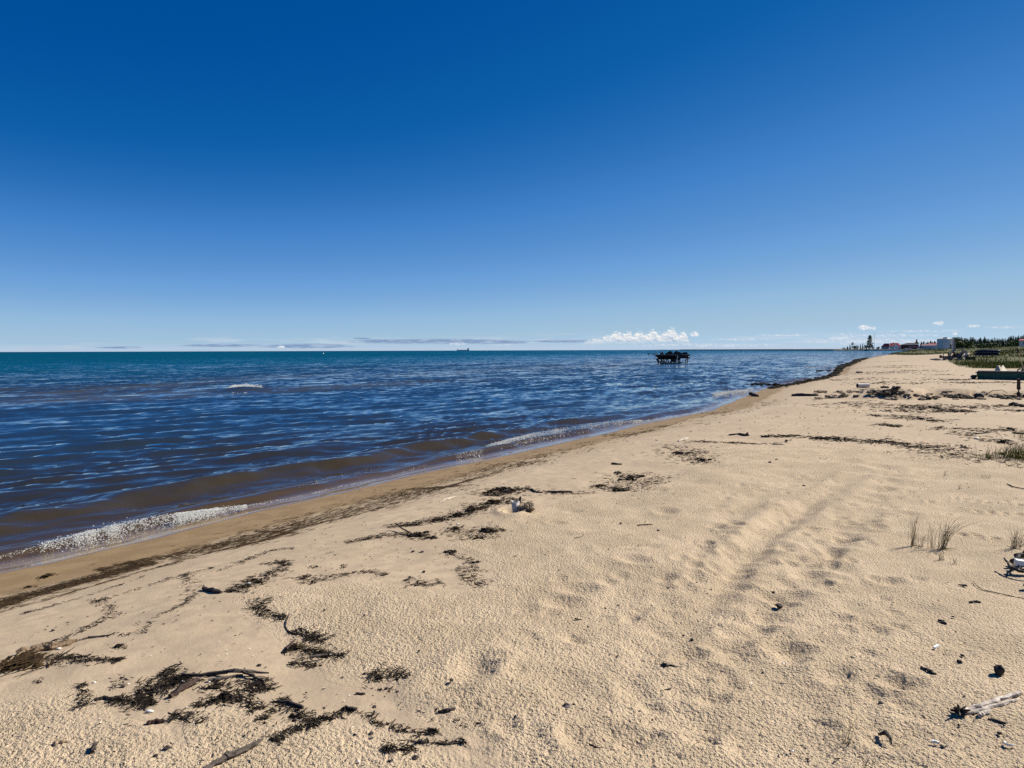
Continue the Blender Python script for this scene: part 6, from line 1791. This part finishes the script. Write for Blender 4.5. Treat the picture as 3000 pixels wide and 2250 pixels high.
p = at(2892, 1045); rz, mx, mz = scale_at(p)
X3 = lambda u: (u - 1375) * .1356 * mx
Z3 = lambda v: (775 - v) * .1356 * mz
rk = empty('canoe_rack', p, 'low wooden rack holding two upturned canoes in the dune grass', 'rack', None, rz)
for u in (1205, 1282, 1482):
    for y in (0, .8):
        B().box((X3(u), y, Z3(700) / 2), (.10 if u != 1482 else .18, .10, Z3(690))).build('rack_post', 'post', rk)
    for v in (682, 748):
        B().box((X3(u), .4, Z3(v) - .03), (.09, 1.0, .06)).build('rack_arm', 'post', rk)
def canoe(u0, u1, vt, vb, label, y=.4):
    c = empty('upturned_canoe', p, label, 'canoe', 'canoes on the rack', rz)
    N = 12; v_, f_ = [], []
    for i in range(N + 1):
        t = i / N; x = X3(u0 + (u1 - u0) * t)
        w = .42 * max(.05, math.sin(math.pi * min(1, max(0, t))) ** .5); hh = (Z3(vt) - Z3(vb)) * (.55 + .45 * math.sin(math.pi * t) ** .5)
        for k in range(7):
            a = math.pi * k / 6
            v_.append((x, y + w * math.cos(a), Z3(vb) + hh * math.sin(a) ** .8))
    for i in range(N):
        for k in range(6):
            a = i * 7 + k; f_.append((a, a + 7, a + 8, a + 1))
    b_ = B().add(v_, f_).build('hull', 'hullblack', c, smooth=True)
    B().tube([(X3(u0 + (u1 - u0) * t), y - .42 * max(.05, math.sin(math.pi * t) ** .5), Z3(vb)) for t in (.02, .2, .4, .6, .8, .98)], .03, 5).build('gunwale', 'greyboard', c)
    B().tube([(X3(u0 + 20), y, Z3(vt) + .02), (X3((u0 + u1) / 2), y, Z3(vt) + .05), (X3(u1 - 20), y, Z3(vt) + .02)], .03, 5).build('keel_strip', 'deck', c)
canoe(1100, 1662, 620, 682, 'upper one of two dark upturned canoes on the rack')
canoe(1095, 1640, 672, 745, 'lower one of two dark upturned canoes on the rack')

# ------------------------------------------------------------------ dune grass
rg = np.random.default_rng(41)
xs, ys = [], []
yy = 52 + (360 - 52) * rg.random(260000) ** 2.2
xx = yy * rg.uniform(.52, .86, len(yy))
gm = grass_mask(xx, yy) > .5
xx, yy = xx[gm], yy[gm]
pt = fbm(xx * .22, yy * .12, 401, 3) + .25 * sstep(yy, 80, 140) + .12
ok = (rg.random(len(xx)) < np.clip(.15 + 1.6 * pt, 0.04, 1)) & (shore_s(xx, yy) > 1.5)
wreck = (np.abs(xx - at(2796, 1055).x) < 4.2) & (np.abs(yy - at(2796, 1055).y) < 4)
xx, yy = xx[ok & ~wreck], yy[ok & ~wreck]
xx, yy = xx[:62000], yy[:62000]
N = len(xx); zz = ground(xx, yy)
hgt = rg.uniform(.14, .42, N) * (.8 + .5 * np.clip(fbm(xx * .1, yy * .1, 405, 2) + .3, 0, 1))
wd = .018 * yy / 60 * rg.uniform(.7, 1.5, N)
a = rg.uniform(0, 6.28, N); lx, ly = rg.normal(0, .10, N), rg.normal(0, .10, N)
V = np.stack([np.stack([xx - np.cos(a) * wd, yy - np.sin(a) * wd, zz - .03], 1), np.stack([xx + np.cos(a) * wd, yy + np.sin(a) * wd, zz - .03], 1), np.stack([xx + lx, yy + ly, zz + hgt], 1)], 1).reshape(-1, 3)
me = mesh_np('dune_grass', V, np.arange(3 * N).reshape(-1, 3), smooth=False)
tag(link_mesh('dune_grass', me, MAT['dune']), 'olive green dune grass behind the beach', kind='stuff')

# ------------------------------------------------------------------ foam
ICO = np.array([(0, 0, 1)] + [(.894 * math.cos(i * 1.2566), .894 * math.sin(i * 1.2566), .447) for i in range(5)] + [(.894 * math.cos(i * 1.2566 + .6283), .894 * math.sin(i * 1.2566 + .6283), -.447) for i in range(5)] + [(0, 0, -1)])
ICF = [(0, 1 + i, 1 + (i + 1) % 5) for i in range(5)] + [(1 + i, 6 + i, 1 + (i + 1) % 5) for i in range(5)] + [(1 + (i + 1) % 5, 6 + i, 6 + (i + 1) % 5) for i in range(5)] + [(11, 6 + (i + 1) % 5, 6 + i) for i in range(5)]
ICF = np.array(ICF)
def bubbles(name, label, lines, seed):
    rg = np.random.default_rng(seed)
    Ps, Rs = [], []
    NZ = vnoise(np.arange(16000) / 4 * .03, np.full(16000, seed * 1.0), 55)
    for pts, n, rad in lines:
        for i in range(n):
            k = rg.integers(0, len(pts) - 1); t = rg.random()
            px, py, hw, z = (pts[k][q] + (pts[k + 1][q] - pts[k][q]) * t for q in range(4))
            nz_ = float(NZ[int(px * 4) % 16000])
            if rg.random() > max(.22, .66 + 1.3 * nz_): continue
            o_ = rg.normal(0, .5) * hw
            p = on_plane(px + rg.normal(0, 4), py + o_, .02)
            r = rg.uniform(.3, 1.0) ** 2 * rad * .5 * (p.y / 8) ** .6
            e = max(0, 1 - abs(o_) / max(hw, .1))
            Ps.append((p.x, p.y, rg.random() * z * e)); Rs.append(r)
    P, Rr = np.array(Ps), np.array(Rs)
    P[:, 2] += np.maximum(.012, ground(P[:, 0], P[:, 1]) + .004)
    sh = rg.uniform(.7, 1.3, (len(P), 1, 3)) * np.array((1.15, 1.0, .8))
    V = (P[:, None, :] + ICO[None] * Rr[:, None, None] * sh).reshape(-1, 3)
    Fc = (ICF[None] + (np.arange(len(P)) * 12)[:, None, None]).reshape(-1, 3)
    me = mesh_np(name, V, Fc, smooth=False)
    return tag(link_mesh(name, me, MAT['foam']), label, kind='stuff')
bubbles('wave_foam', 'white bubbly foam of the small waves breaking along the beach', [
    ([(-40, 1640, 5, .02), (0, 1632, 6, .02), (120, 1603, 9, .04)], 420, .014),
    ([(120, 1603, 13, .05), (253, 1577, 21, .09), (362, 1552, 23, .10), (470, 1526, 19, .08), (579, 1507, 13, .06), (720, 1483, 6, .03)], 17000, .019),
    ([(700, 1486, 4, .02), (800, 1469, 3, .02), (900, 1449, 2.5, .01), (1010, 1422, 3, .01), (1130, 1400, 3, .01), (1250, 1362, 4, .02)], 1500, .011),
    ([(880, 1425, 5, .04), (960, 1406, 7, .05), (1110, 1372, 6, .05)], 260, .010),
    ([(1340, 1334, 7, .04), (1410, 1322, 8, .05)], 700, .017),
    ([(1425, 1310, 6, .05), (1492, 1295, 9, .07), (1560, 1281, 13, .09), (1700, 1256, 13, .09), (1781, 1241, 8, .06), (1881, 1233, 4, .03)], 9500, .019),
    ([(1881, 1235, 3, .02), (1971, 1220, 2, .02), (2093, 1201, 2, .02)], 900, .016),
    ([(2093, 1158, 7, .06), (2130, 1152, 7, .08), (2206, 1142, 3.5, .05)], 3600, .024),
    ([(2360, 1077, 1.5, .03), (2390, 1076, 3, .05), (2405, 1074, 2, .03), (2425, 1073, 2, .03)], 420, .03),
    ([(2530, 1042.5, .6, .05), (2550, 1042.5, .8, .05), (2570, 1040, .6, .05), (2600, 1036, .5, .04)], 330, .045),
    ([(2570, 1043, .5, .05), (2600, 1042, .5, .05)], 140, .04),
], 71)
bubbles('whitecap', 'single whitecap breaking on a bar out in the lake at left', [([(672, 1144, 3, .20), (690, 1142, 5, .30), (725, 1141, 6, .34), (764, 1140, 3, .26)], 3600, .032)], 72)
